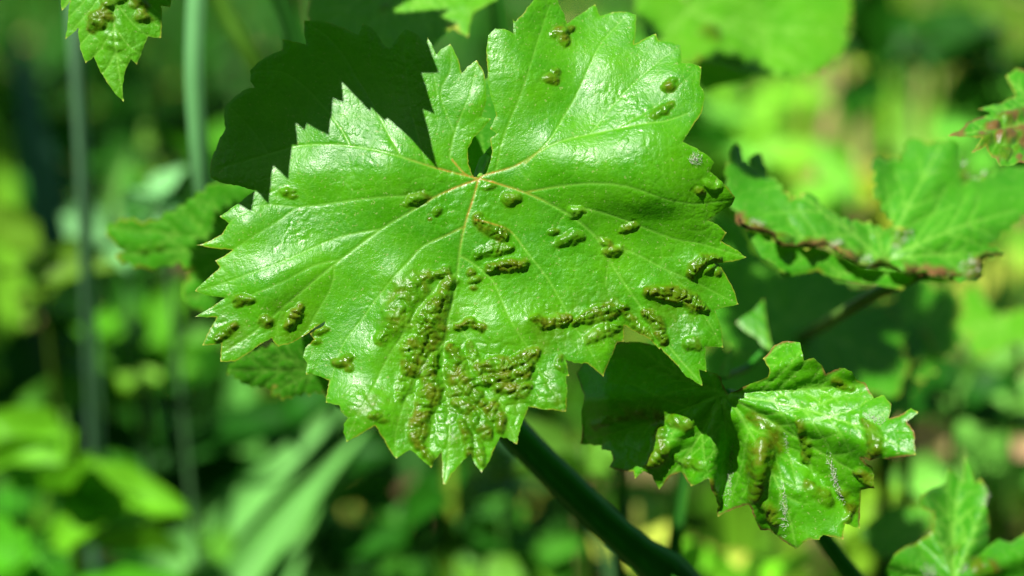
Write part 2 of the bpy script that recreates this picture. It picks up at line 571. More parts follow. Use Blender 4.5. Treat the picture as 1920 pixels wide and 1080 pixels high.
def felt(info, cx, cy, rx, ry, n, ln, ang=0.0, seed=0):
    """patch of white woolly hairs standing on the blade"""
    r = np.random.default_rng(seed)
    V = []; Fs = []
    xy = info['xy']
    ln = ln * 0.75; n = int(n * 0.8)
    for _ in range(n):
        a = r.uniform(0, 6.28); q = r.uniform(0, 1) ** .75 * 1.15
        ux, uy = q * math.cos(a) * rx, q * math.sin(a) * ry
        px = cx + ux * math.cos(ang) - uy * math.sin(ang); py = cy + ux * math.sin(ang) + uy * math.cos(ang)
        i = int(np.argmin((xy[:, 0] - px) ** 2 + (xy[:, 1] - py) ** 2))
        p = info['P'][i]; nn = info['N'][i]
        d = nn * r.uniform(0.3, 1.0) + r.normal(size=3) * 0.6
        d /= np.linalg.norm(d)
        s = np.cross(d, r.normal(size=3)); s /= np.linalg.norm(s) + 1e-9
        l = ln * r.uniform(0.5, 1.2); w = ln * 0.05
        mid = p + d * l * 0.55 + s * l * r.uniform(-.2, .2)
        k = len(V)
        s2 = np.cross(d, s)
        V += [p - s * w, p + s * w, p + s2 * w, mid - s * w * .8, mid + s * w * .8, mid + s2 * w * .8, p + d * l + r.normal(size=3) * l * .25]
        Fs += [(k, k + 1, k + 4, k + 3), (k + 1, k + 2, k + 5, k + 4), (k + 2, k, k + 3, k + 5),
               (k + 3, k + 4, k + 6), (k + 4, k + 5, k + 6), (k + 5, k + 3, k + 6)]
    o = mesh_obj('felt_patch', V, Fs, M_FELT, info['obj'])
    o['label'] = 'white woolly felt of mite hairs'
    return o


def tube(name, path, radii, mat, tint, parent=None, seg=12, bump=0.06, seed=0):
    p = curve(path, 6)
    r = np.interp(np.linspace(0, 1, len(p)), np.linspace(0, 1, len(radii)), radii)
    rg = np.random.default_rng(seed)
    V = []; Fs = []; T = []
    t = np.gradient(p, axis=0); t /= np.linalg.norm(t, axis=1)[:, None]
    ref = np.array((0.3, 0.8, 0.52))
    for i in range(len(p)):
        a = np.cross(t[i], ref); a /= np.linalg.norm(a); b = np.cross(t[i], a)
        for k in range(seg):
            th = 2 * math.pi * k / seg
            rr = r[i] * (1 + bump * math.cos(5 * th) + rg.normal() * 0.012)
            V.append(p[i] + rr * (a * math.cos(th) + b * math.sin(th)))
            T.append(np.array(tint) * (1 + 0.25 * math.cos(3 * th + i * .1) + 0.35 * rg.random() * (k % 3 == 0)))
    for i in range(len(p) - 1):
        for k in range(seg):
            k2 = (k + 1) % seg
            Fs.append((i * seg + k, i * seg + k2, (i + 1) * seg + k2, (i + 1) * seg + k))
    n = len(p) - 1
    Fs.append(tuple(range(seg - 1, -1, -1))); Fs.append(tuple(n * seg + k for k in range(seg)))
    return mesh_obj(name, V, Fs, mat, parent, None, {'tint': np.clip(np.array(T), 0, 1)})

# ------------------------------------------------------------------ the large galled leaf
MAIN = [(888,332),(878,308),(877,280),(888,258),(903,244),(921,223.5),(902,220),(913,189),(911,157),(907,135),(894,113),(875,126),
(866,137),(859,110),(844,82),(828,91),(818,102),(809,82),(801,69),(799,79),(781,63),(759,53.5),(743,72),(730,91),(718,82),(706,62),(696,50),(680,44),
(672,66),(655,57),(623,44),(601,38),(570,39),(570,63),(574.5,83),(557,79),(530,73),(529,94),(510,101),(485,116),(469,132),(469,151),
(477,164),(456,170),(438,183),(423,198),(420,220),(423,241),(412,261),(400,290),(394,315),(395,327),(397,334),(419,344),(447,348),(478,357),
(444,384),(412,406),(430,420),(415.5,440),(392,452),(368,459),(397,465),(436,469),(419,480.5),(403,488),(412,501),(397,515),(378,531),(365,545),
(387,553),(423,558),(397,575),(365,593),(406,594.5),(393.5,616),(379,647),(398,646),(415,643),(413,660),(412.5,677),(440,677),(465,662),(485,647),
(510,634),(515,643),(522,650),(550,642),(575,627),(596,612),(610,602),(606,612),(582,626),(591,637),(573,652),(568,671),(576,681),(574,703),(584,701),(601,706),
(618,714),(615,731),(612,756),(639,763),(643,775),(656,788),(647,797),(645,813),(651,830),(676,818),(705,803.5),(717,822),(729,842),(743,860),(752,854),
(768,844),(780,851),(796,866),(809,876),(815,863),(828,848),(829,879),(831,907),(837,907),(846,888),(862,870),(883,852),(890.5,870),(903,885),
(916,866),(927,841),(938,819),(950,821),(969,833),(972,816),(979,794),(991,763),(1016,769),(1060.5,773.5),(1062,753),(1063,728),(1060.5,707),
(1067,706),(1064,690),(1060.5,674),(1076,681),(1101,682),(1117,695),(1131,706.5),(1138,684),(1148,660),(1156,642),(1169,641),(1170.5,610),(1192.5,622),
(1218,636),(1237,655),(1239,652),(1245,661),(1271,686.5),(1287,707),(1317,723.5),(1310,693),(1324,698),(1322,673),(1323,652),(1356,652),
(1353,622),(1347,600),(1340.5,581),(1385,570),(1372,534),(1359,512),(1345,494),(1375,490),(1400,482),(1381,468),(1351.5,452),(1362.5,436.5),
(1344,421),(1325,414),(1350,395.5),(1372,383),(1378,369),(1362.5,348),(1347,334),(1331,321),(1339,304),(1325,290),(1306,279),(1281,269),
(1293,249),(1315,214),(1322,183),(1318.5,168),(1312,160.5),(1315,126),(1296.5,120),(1277.5,120),(1278,100),(1276,85),(1255.5,79),(1235,77),(1230,64.5),
(1211.5,72),(1189,85),(1192.5,57),(1193,28),(1174,22),(1148.5,23),(1125,31.5),(1120,19),(1116,9.5),(1092,25),(1062,46),(1057,28),(1047,8),
(1036,-20),(1015,-15),(1000.5,0),(978.5,28),(966,41),(961,36),(963,64.5),(947,55),(928,53.5),(915.5,66),(912,94),(914,126),(915.5,157),(919,176),
(931,217),(919,242),(931,252),(919,261),(923,283),(919,305),(912,324),(900,330)]
O = (897, 336)
MV = [
([(897,336),(888,370),(872,420),(862,470),(857,515),(850,560),(838,610),(833,650),(831,690),(835,734),(842,785),(842,840),(834,900)],1.5),
([(897,336),(915,339),(991,364),(1060,399),(1101,430),(1120,449),(1142,487),(1170,531),(1205,581),(1262,660),(1312,716)],1.25),
([(897,336),(850,354),(812,373),(765,402),(711,433),(639,487),(579,537),(535,575),(482,619),(419,660)],1.2),
([(897,336),(912,327),(966,312),(1029,280),(1107,258),(1218,239),(1249,233),(1290,215)],1.2),
([(897,336),(888,333),(812,315),(765,302),(718,290),(655,277),(607,274),(557,274),(497,290),(419,315)],1.2),
([(985,308),(1029,270),(1055,225),(1079,183),(1107,126),(1130,82),(1170,35)],.8),
([(930,320),(945,255),(975,180),(1000,100),(1030,10)],.6),
([(985,361),(1060,350),(1133,344),(1192,350),(1249,367),(1312,378),(1372,372)],.85),
([(1075,408),(1092,391),(1139,402),(1196,424),(1262,449),(1312,458),(1395,481)],.8),
([(1120,449),(1186,474),(1249,506),(1312,534),(1378,567)],.75),
([(1142,487),(1138,512),(1136,537),(1155,562)],.5),
([(892,414),(934,424),(960,436),(991,477),(1026,521),(1054,569),(1073,606),(1092,635),(1129,702)],.85),
([(862,480),(881,490),(919,521),(934,547),(953,594),(975,632),(988,650),(1007,690),(1030,725),(1058,770)],.85),
([(840,600),(853,605),(875,633),(890,674),(912,712),(938,756),(967,828)],.75),
([(834,640),(827,649),(793,684),(771,728),(755,769),(742,819),(743,856)],.75),
([(857,512),(830,528),(812,547),(781,591),(749,641),(736,659),(711,706),(692,750),(654,820)],.8),
([(872,425),(834,443),(793,462),(762,496),(718,547),(680,597),(642,650),(620,720)],.8),
([(718,430),(655,440),(608,455),(545,487),(482,512),(371,545)],.75),
([(639,487),(592,499),(545,525),(497,547),(372,592)],.6),
([(626,497),(626,521),(617,547),(601,575),(575,620)],.55),
([(812,373),(765,370),(655,378),(560,388),(482,388),(380,456)],.7),
([(658,275),(639,242),(607,201),(573,164),(529,135),(475,135)],.75),
([(755,300),(725,245),(696,189),(670,148),(648,110),(614,69),(575,45)],.75),
([(800,312),(770,200),(760,110),(757,60)],.6),
([(890,332),(872,327),(848,300),(844,290),(856,239),(881,179),(894,120)],.8),
([(852,250),(826,176),(844,132),(845,90)],.5),
([(820,180),(812,130),(803,75)],.4),
([(835,734),(870,770),(890,820),(902,878)],.6),
([(835,735),(815,780),(806,830),(808,870)],.55),
([(1107,258),(1160,190),(1220,130),(1270,92)],.55),
([(1150,252),(1230,205),(1300,140)],.45),
([(1060,399),(1040,440),(1050,500)],.35),
([(1054,569),(1040,620),(1063,690)],.4),
([(1205,581),(1225,620),(1240,650)],.4),
([(1249,506),(1300,560),(1350,645)],.5),
([(535,575),(520,610),(525,645)],.45),
([(505,290),(470,240),(430,200)],.4),
([(557,388),(500,430),(408,487)],.4),
]
MV = [(curve(p, 3), w) for p, w in MV]


def row(pts, n, r, jit, seed, h=0.62):
    rg = np.random.default_rng(seed)
    c = curve(pts, 8); out = []
    for k in range(n):
        p = c[int(k / max(n - 1, 1) * (len(c) - 1))]
        out.append((p[0] + rg.normal() * jit, p[1] + rg.normal() * jit, r * rg.uniform(.72, 1.25), h * rg.uniform(.8, 1.2)))
    return out


MG = [dict(b=b, tone=t) for t, b in [
(.9, [(1047,62,13),(1058,62,12),(1055,76,13)]),
(.85, [(1031,151,12),(1041,140,9),(1041,158,7)]),
(.85, [(1254,168,11,.8),(1262,157,7)]),
(.7, [(1231,222,10),(1243,213,12),(1256,203,9)]),
(.9, [(1310,353,9,.8)]),
(.25, [(1330,345,12),(1346,346,9)]),
(.75, [(780,377,14),(796,371,10),(764,386,7,.4)]),
(.9, [(820,398,9,.75),(807,412,4)]),
(.6, [(918,350,10,.4)]),
(.8, [(955,375,13),(968,371,11)]),
(.35, [(1078,398,13,.7),(1090,394,8)]),
(.7, [(1037,435,8,.7)]),
(.5, [(1057,452,13,.6),(1070,447,12,.6),(1080,440,12,.6)]),
(1., [(1170,431,9),(1184,426,10)]),
(.8, [(1138,458,11),(1150,471,14)]),
(.75, [(884,512,9),(890,525,10),(888,540,6)]),
(.9, [(639,682,13),(650,676,12),(656,690,8)]),
(.85, [(706,787,11,.8),(720,795,9,.5)]),
(.7, [(1330,505,10,.7),(1345,511,8,.6)]),
(.6, [(1293,646,13,.6),(1305,652,9,.6)]),
(.95, [(458,563,14,.7),(449,572,8)]),
(.95, [(495,598,9),(503,605,11,.7)]),
(.8, [(598,622,9,.5),(592,640,9,.5),(606,618,8,.6)]),
(.5, [(540,360,10,.6),(550,368,7,.5)]),
(.6, [(1052,690,10,.5),(1048,675,8,.5)]),
]] + [dict(band=b, w=w, h=h, sp=sp, tone=t) for t, h, sp, w, b in [
(1., 11, 20, (12,20,24,26,20), [(842,528),(827,562),(806,608),(786,650),(770,690)]),
(.62, 7, 27, (9,18,25,22,12), [(838,512),(797,522),(766,558),(741,600),(718,640)]),
(.9, 10, 23, (9,14,19,19,18,12), [(815,668),(805,702),(808,742),(796,772),(786,800),(780,828)]),
(.5, 5, 19, (9,15,8), [(768,702),(757,730),(748,750)]),
(.8, 9, 25, (8,16,22,22,12), [(845,652),(856,684),(864,715),(880,738),(896,746)]),
(.5, 6, 22, (6,10,8), [(880,648),(890,680),(905,718)]),
(.95, 9, 21, (8,15,17,17,10), [(900,688),(930,690),(962,690),(985,678),(1003,664)]),
(1., 10, 20, (9,14,15,9), [(915,714),(945,711),(975,704),(998,690)]),
(.9, 8, 18, (8,14,14,8), [(930,733),(950,731),(970,735),(988,726)]),
(.8, 9, 24, (8,15,18,12), [(856,758),(882,768),(899,792),(914,814)]),
(.8, 8, 22, (9,15,15,9), [(903,755),(920,768),(934,785),(940,804)]),
(.65, 7, 20, (8,12,8), [(866,796),(876,822),(882,846)]),
(.65, 6, 17, (7,10,6), [(893,826),(900,848),(903,868)]),
(1., 10, 17, (8,12,12,8), [(1004,601),(1022,609),(1042,603),(1064,596)]),
(1., 8, 22, (7,12,17,15,9), [(1078,606),(1102,594),(1128,586),(1150,578),(1168,576)]),
(.6, 6, 20, (8,13,11), [(1103,636),(1130,622),(1156,611)]),
(.7, 5, 17, (6,9,7), [(1175,588),(1198,611),(1218,632)]),
(.95, 9, 19, (8,13,12,8), [(1208,588),(1226,604),(1238,622),(1244,642)]),
(.95, 13, 25, (9,15,18,16,10), [(1214,549),(1240,550),(1268,556),(1295,568),(1320,580)]),
(1., 10, 14, (8,11,10,7), [(1295,514),(1310,498),(1327,489),(1343,487)]),
(.95, 11, 17, (8,11,11,9), [(918,504),(938,499),(958,495),(980,497)]),
(.5, 6, 15, (9,12,10), [(897,478),(925,469),(957,466)]),
(1., 9, 16, (11,15,13), [(900,411),(920,427),(942,439)]),
(.85, 9, 19, (7,11,8), [(860,613),(880,606),(901,617)]),
(.7, 6, 15, (8,11,7), [(790,836),(798,850),(807,864)]),
(.95, 9, 13, (8,12,9), [(563,576),(552,590),(539,612)]),
(.9, 7, 12, (7,10,8), [(440,611),(424,622),(406,636)]),
(.7, 5, 11, (5,8,5), [(568,634),(580,626),(592,616)]),
]]


def main_depth(x, y):
    X = x - 897; Y = 336 - y
    f = 0.13 * Y + 0.00012 * np.maximum(Y, 0) ** 2 - 0.00042 * np.maximum(-Y - 170, 0) ** 2 + 0.00007 * X * X
    f -= 0.06 * np.maximum(X, 0) * sstep(-150, 200, Y)          # upper right lobe leans towards the viewer
    f += 0.05 * np.minimum(X, 0) * sstep(-250, 100, Y) * -1
    U = sstep(40, 240, X) * sstep(-80, 90, Y)
    f += U * (-.15 * (X - 180) + .27 * (Y - 60))
    U = sstep(-60, -200, X) * sstep(-40, 70, Y)
    f += U * (-.04 * (X + 180) + .12 * (Y - 40))
    f += 14 * np.exp(-((X + 310) / 60) ** 2) * sstep(-180, -330, Y)
    f += 16 * np.exp(-((X - 275) / 45) ** 2) * sstep(-200, -330, Y)
    return FOCUS + f * KPX * FOCUS


# places where the blade swells and turns towards the sky
SHEEN = [(700,280,80,.28),(600,225,45,.2),(575,300,40,.2),(480,500,60,.33),(560,480,40,.2),(450,400,40,.25),(730,500,40,.3),(715,570,40,.3),(690,640,40,.3),
(1010,250,70,.25),(1090,290,80,.28),(1180,230,80,.28),(1240,340,60,.35),(1180,330,60,.25),(1275,400,40,.3),(1100,90,60,.2),(970,120,60,.15),(1285,480,35,.3),(1210,530,35,.25),
(650,740,50,.3),(700,760,45,.3),(780,555,40,.25),(750,600,35,.25),(920,590,45,.25),(985,590,25,.3),(1030,720,40,.25),(1120,640,35,.25),(1300,610,35,.25),(870,690,30,.2),(840,790,35,.25),
(1250,130,45,.2),(1350,350,25,.3),(870,180,30,.2),(1085,400,20,.2)]
shoot = empty('vine_shoot', at(1140, 990, .50),
              'grapevine shoot with thick dark green stem bearing the large central sunlit leaf full of galls', 'grapevine')
main_leaf = build_leaf(shoot, 'leaf', MAIN, main_depth, 2.2, MV, MG, M_LEAF, center=O, red_r=170, seed=3, vein_parts=5,
    label='large glossy toothed grape leaf with many brown blister galls', pucker=[(790,600,90,3.0),(870,740,110,4.5),(800,770,70,3.5),(950,720,80,4.0),(1130,605,70,3.0),(1275,575,65,2.5),(1020,620,50,2.0),(1030,740,50,3.0),(690,770,50,2.0),(425,625,45,2.0),(550,605,50,2.0)],
    pillow=1.9, und=(140, 5.0), netamp=(0.5, 0.3), veincol=0.55,
    bumps=[(sx + .42 * r, sy + .57 * r, r, r, .88 * a * r / .86) for sx, sy, r, a in SHEEN])
felt(main_leaf, 1304, 298, 12, 9, 150, 0.0011, seed=1)
felt(main_leaf, 795, 690, 3, 17, 60, 0.0006, ang=.6, seed=2)
felt(main_leaf, 848, 815, 3, 26, 70, 0.0006, ang=.05, seed=3)

STEM_T = (.018, .14, .005)
tube('stem', [at(880, 715, .505), at(975, 822, .503), at(1065, 912, .50), at(1155, 998, .497), at(1250, 1075, .494), at(1350, 1150, .49)],
     [.0037, .0038, .0039, .0039, .0040, .0040, .0041, .0042, .0056, .0043, .0042], M_STEM, STEM_T, shoot, 20, .09)
tube('petiole', [at(897, 337, .4545), at(900, 318, .4585), at(912, 296, .4625), at(935, 300, .466), at(940, 520, .485), at(905, 715, .505)],
     [.0011, .0010, .0011, .0013, .0015, .0017], M_STEM, (.11, .26, .03), shoot)

build_leaf(shoot, 'leaf', [(830,270),(850,240),(880,225),(905,150),(925,140),(945,200),(960,240),(950,300),(925,350),(880,360),(845,330)], lambda x, y: .474 + 0 * x, 6,
    [(curve([(925,350),(905,280),(900,180)]), .8)], (), M_LEAF_B, seed=25, label='shaded leaf behind the notch of the large leaf')
# ------------------------------------------------------------------ the other vine leaves
def plane_depth(d0, x0, y0, gx, gy, f=None):
    """distance d0 (m) at x0, y0; gx, gy its change (m) for each 100 photograph pixels right and up"""
    def g(x, y):
        d = d0 + gx * (x - x0) / 100 + gy * (y0 - y) / 100
        if f is not None:
            d = d + f(x, y)
        return d
    return g


def pleats(cx, cy, k, amp, ph=0.0):
    def f(x, y):
        a = np.arctan2(y - cy, x - cx); r = np.hypot(x - cx, y - cy)
        return amp * r * np.cos(k * a + ph) * KPX * FOCUS
    return f


def grape_outline(cx, cy, r, rot=0.0, seed=0, teeth=34):
    """five-lobed toothed outline in photograph pixels"""
    rg = np.random.default_rng(seed); out = []
    for k in range(teeth * 2):
        a = 2 * math.pi * k / (teeth * 2)
        lob = 0.72 + 0.24 * abs(math.cos(2.5 * (a - math.pi / 2))) ** 0.8
        if abs((a - 1.5 * math.pi + math.pi) % (2 * math.pi) - math.pi) < 0.16:
            lob *= 0.35
        rr = r * lob * (1.0 if k % 2 else 0.88) * rg.uniform(.95, 1.05)
        out.append((cx + rr * math.cos(a + rot), cy + rr * math.sin(a + rot)))
    return out


def serrate(poly, amp, pitch=24, seed=0):
    """break long edges of an outline into small teeth"""
    rg = np.random.default_rng(seed)
    q = np.array(poly, float); r = np.roll(q, -1, 0)
    sg = np.sign((q[:, 0] * r[:, 1] - q[:, 1] * r[:, 0]).sum())
    out = []
    for a, b in zip(q, r):
        d = b - a; ln = np.hypot(*d); n = int(round(ln / pitch))
        out.append(tuple(a))
        nrm = np.array((d[1], -d[0])) / (ln + 1e-9) * sg
        for k in range(n):
            f = (k + rg.uniform(.5, .72)) / max(n, 1)
            out.append(tuple(a + d * f + nrm * amp * rg.uniform(.6, 1.4)))
            if k < n - 1:
                out.append(tuple(a + d * (k + 1) / n - nrm * amp * rg.uniform(0, .4)))
    return out


# hanging leaf, top left corner
TL = [(114,-2),(116,20),(132,2),(128,30),(123.5,74),(147.5,52),(148,72),(150,90),(161,119),(176,106),(184,124),(195,145),(208,164),(220,180),(232,191),
(231,176),(230,160),(237,130),(246,112),(257,122.5),(264,104),(267,95),(278,67.5),(290,71),(302,71.5),(304,50),(304,30),(302,10),(319,14),(321,0),(318,-30),(360,-40),(345,-90),
(380,-120),(340,-170),(330,-220),(280,-240),(225,-215),(220,-150),(210,-215),(150,-250),(100,-215),(60,-180),(85,-130),(50,-90),(90,-50),(72,-8),(100,-20)]
s2 = empty('vine_shoot', at(215, -330, .47), 'grapevine leaf tip hanging down at the top left corner, bright green with two galls', 'grapevine')
li = build_leaf(s2, 'leaf', TL, plane_depth(.452, 220, 60, .0, .001, lambda x, y: .00000022 * (x - 222) ** 2), 2.6,
    auto_veins((220, -150), [(232, 188), (116, 18), (318, 10), (360, -110), (70, -110)], 5, 5),
    [dict(b=row([(205, 12), (195, 28), (180, 45), (176, 56)], 8, 12, 2, 61, .7), tone=.95), dict(b=[(222, 0, 12, .6), (212, -10, 12, .6)], tone=.7),
     dict(b=row([(262, -4), (265, 12), (268, 30)], 5, 11, 2, 62, .6), tone=.8), dict(b=row([(200, 60), (215, 75), (205, 90)], 4, 12, 4, 63, .3), tone=.2)],
    M_LEAF_Y, seed=31, und=(90, 5.0), netamp=(.8, .5), rim_w=3.5,
    bumps=[(225, 60, 30, 40, 8), (240, 120, 25, 30, 6)])
tube('petiole', [at(220, -150, .465), at(225, -220, .475), at(215, -330, .47)], [.001, .0011, .0013], M_STEM, (.12, .25, .03), s2)

# crumpled leaf, lower right, half in the shadow of the large leaf
LR = [(1090,779),(1092,811),(1088,832),(1129,835),(1131,844),(1146,846),(1150,862),(1143,876),(1166,883),(1187,883),(1190,898),(1208,883),(1222,890),(1236,918),(1259,892),
(1277,885),(1296,912),(1328,897),(1333,922),(1347,969),(1379,953),(1405,946),(1414,969),(1426,994),(1444,994),(1467,1010),(1493,1029),(1516,1013),(1537,1013),(1544,1003),
(1567,1008),(1581,1013),(1583,983),(1611,992),(1613,950),(1615,918),(1643,913),(1636,876),(1616,858),(1662,860),(1717,853),(1715,811),(1701,791),(1722,774),(1708,765),(1685,779),
(1666,784),(1671,756),(1657,740),(1639,747),(1622,719),(1606,714),(1597,696),(1574,691),(1548,703),(1541,686),(1525,672),(1507,677),(1500,642),(1467,640),(1449,650),(1430,672),
(1444,692),(1440,706),(1408,718),(1365,738),(1345,700),(1300,690),(1250,650),(1200,640),(1150,640),(1110,660),(1080,700),(1095,740)]
def lr_fold(x, y):
    f = pleats(1350, 738, 9, .09, .4)(x, y) + pleats(1350, 738, 25, .014, 1.1)(x, y)
    f = f + .006 * np.exp(-((x - 1372 + (y - 850) * .25) / 22) ** 2) * sstep(770, 850, y)
    f = f - .004 * np.exp(-((x - 1425 + (y - 850) * .1) / 20) ** 2) * sstep(770, 850, y)
    f = f + .004 * sstep(1150, 1088, x) + .003 * sstep(900, 1010, y)
    return f
s3 = empty('vine_shoot', at(1480, 900, .52), 'crumpled grapevine leaf at lower right, its left half shaded, white felt along folds', 'grapevine')
LRV = auto_veins((1360, 738), [(1100, 825), (1237, 912), (1350, 960), (1495, 1022), (1640, 905), (1712, 850), (1620, 722), (1470, 645), (1200, 650)], 8, 4)
LRG = [dict(band=b, w=w, h=h, sp=sp, tone=t) for t, h, sp, w, b in [
(.9, 4, 27, (12,24,22,10), [(1412,782),(1440,815),(1428,865),(1415,930)]),
(.95, 8, 15, (9,14,14,8), [(1242,805),(1236,828),(1240,848),(1218,872)]),
(.6, 5, 16, (8,11,8), [(1268,858),(1290,868),(1310,872)]),
(.8, 7, 17, (6,9,9,6), [(1498,790),(1507,815),(1511,840),(1512,860)]),
(.75, 9, 14, (8,12,8), [(1438,948),(1449,964),(1455,980)]),
(.8, 7, 15, (7,12,8), [(1512,912),(1540,926),(1554,948)]),
(.9, 8, 15, (7,12,8), [(1578,922),(1592,945),(1586,972)]),
(.8, 5, 13, (6,10,6), [(1568,714),(1580,722),(1594,730)]),
(.85, 7, 16, (7,13,13,8), [(1620,792),(1638,815),(1642,840),(1634,860)]),
(.95, 8, 13, (7,11,8), [(1612,886),(1628,898),(1640,908)]),
(.8, 5, 13, (5,8,6), [(1330,900),(1338,925),(1342,948)]),
(.6, 6, 22, (9,15,15,9), [(1120,795),(1170,775),(1230,775),(1285,795)])]]
li3 = build_leaf(s3, 'leaf', LR, plane_depth(.4605, 1300, 800, -.0055, .0005, lr_fold), 3.4, LRV, LRG, M_LEAF, seed=41,
    und=(80, 6.0), netamp=(1.1, .5), net=(24, 10), pillow=3.5, rim_w=3, brown_edge=5)
felt(li3, 1370, 900, 5, 45, 150, .0011, ang=.1, seed=4)
felt(li3, 1372, 850, 5, 25, 80, .0011, ang=.1, seed=5)
felt(li3, 1472, 955, 6, 48, 150, .0012, ang=-.12, seed=6)
felt(li3, 1568, 895, 7, 45, 170, .0013, ang=-.3, seed=7)
felt(li3, 1475, 830, 3, 20, 40, .0009, ang=-.05, seed=8)
felt(li3, 1640, 785, 20, 7, 100, .0012, ang=.4, seed=9)
tube('petiole', [at(1360, 738, .478), at(1395, 760, .50), at(1480, 900, .53), at(1560, 1030, .53), at(1650, 1140, .53)], [.0012, .0014, .0019, .0024, .0027], M_STEM, STEM_T, s3)

# boat-shaped leaf with a rolled brown margin, right
CR = [(1380,398),(1389,426),(1415,430),(1445,440),(1459,463),(1490,461),(1524,463),(1551,456),(1579,479),(1600,493),(1616,502),(1653,497),(1713,514),(1760,514),(1785,522),(1811,528),(1843,518),
(1834,486),(1871,477),(1887,477),(1855,461),(1882,435),(1917,402),(1965,375),(1950,330),(1915,312),(1880,318),(1840,335),(1806,347),(1800,300),(1797,264),(1778,259),(1741,268),(1704,259),(1690,300),(1635,300),
(1644,347),(1635,354),(1662,398),(1686,432),(1660,430),(1621,416),(1579,407),(1547,388),(1519,361),(1500,372),(1482,375),(1459,342),(1440,328),(1432,300),(1417,287),(1408,308),(1395,300),(1380,268),(1371,305),(1361,314),(1366,379)]
s4 = empty('vine_shoot', at(1579, 583, .57), 'boat-shaped grapevine leaf at right with rolled brown crumpled lower margin', 'grapevine')
def cr_fold(x, y):
    return (-.004 * np.exp(-((x - 1640) / 60) ** 2) * sstep(300, 480, y) * -1 + .0025 * np.sin((x - 1380) / 38) * sstep(430, 300, y)
            + 0.0022 * np.sin((x + y) / 11) * sstep(450, 500, y + (1600 - x) * .22) + pleats(1655, 490, 9, .07, .3)(x, y))
li4 = build_leaf(s4, 'leaf', serrate(CR, 6, 26, 1), plane_depth(.502, 1600, 500, .004, .013, cr_fold), 4, auto_veins((1655, 490), [(1385, 300), (1550, 385), (1640, 310), (1770, 262), (1910, 390), (1880, 478), (1400, 428)], 9, 3),
    [dict(b=row([(1400,425),(1430,436),(1470,455)], 6, 12, 2, 91, .5), tone=.9), dict(b=row([(1520,458),(1560,462),(1600,490)], 7, 12, 2, 92, .6), tone=.9),
     dict(b=row([(1820,505),(1840,495)], 3, 13, 2, 93, .5), tone=.6), dict(b=[(1690,440,14,.5),(1682,460,10,.5)], tone=.6), dict(b=[(1840,300,18,.4),(1820,320,14,.4)], tone=.8)],
    M_LEAF_B, seed=51, und=(100, 8.0), pillow=4, rim_w=4, brown_edge=22, netamp=(.9, .4), brown_mask=lambda x, y: sstep(-40, -14, y - 408 - (x - 1380) * .24))
felt(li4, 1415, 426, 16, 5, 70, .0016, seed=11); felt(li4, 1562, 462, 12, 7, 60, .0016, seed=12); felt(li4, 1625, 492, 9, 9, 60, .0016, seed=13)
felt(li4, 1815, 505, 17, 11, 80, .0018, seed=14); felt(li4, 1698, 452, 10, 13, 60, .0016, seed=15); felt(li4, 1828, 310, 14, 18, 80, .0018, seed=16)
_rg = np.random.default_rng(44)
_rim = [(1384,402),(1392,424),(1418,432),(1446,441),(1462,460),(1492,462),(1524,463),(1550,456),(1578,478),(1602,492),(1618,500),(1652,497),(1690,508),(1713,512),(1760,514),(1788,521),(1812,526),(1842,517),(1836,490),(1868,478),(1884,478)]
_rc = curve(_rim, 5); _V = []; _F = []; _T = []
_nx = _rc[:, 0]
_wd = 9 + 13 * fbm(_nx / 28, _nx * 0 + 3.3, 61, 2); _ph = fbm(_nx / 45, _nx * 0 + 9.1, 64, 2)
for _i, (x_, y_) in enumerate(_rc):
    for _k in range(6):
        u_ = _k / 5
        jx, jy, jd = _rg.normal(size=3)
        _V.append(at(x_ + 2 * jx * u_, y_ + 2 - u_ * max(_wd[_i], 2.5) + 1.4 * jy * u_, .5005 + .00004 * (x_ - 1600) - .0035 * math.sin(2.6 * u_) * (.6 + _ph[_i]) + .0006 * jd * u_))
        m_ = float(np.clip(.5 + 1.6 * _ph[_i] + .5 * (u_ - .4) + .15 * jx, 0, 1))
        _T.append(np.array((.055, .16, .008)) * (1 - m_) + np.array((.085, .062, .013)) * m_)
        if _i and _k:
            b_ = _i * 6 + _k
            _F.append((b_ - 7, b_ - 6, b_, b_ - 1))
ro_ = mesh_obj('rolled_margin', _V, _F, M_PLANT, s4, None, {'tint': np.clip(np.array(_T), 0, 1)})
ro_['label'] = 'rolled brown crumpled lower margin'
UN = [(1400,432),(1440,440),(1524,460),(1616,500),(1713,512),(1812,526),(1760,530),(1720,522),(1690,545),(1640,535),(1600,530),(1560,520),(1530,508),(1500,515),(1470,522),(1450,500),(1425,485),(1412,460)]
build_leaf(s4, 'leaf', UN, plane_depth(.508, 1600, 510, .004, .007), 6, auto_veins((1690, 515), [(1410, 450), (1470, 525), (1800, 525)], 10, 2), (), M_LEAF_B, seed=52, rim_w=4,
           label='pale turned-under lobe below the rolled margin')
tube('petiole', [at(1735, 508, .512), at(1690, 530, .517), at(1640, 552, .525), at(1590, 582, .54), at(1540, 612, .58), at(1490, 640, .628)], [.0017, .0017, .0017, .0017, .0017, .0018], M_STEM, (.07, .15, .02), s4)

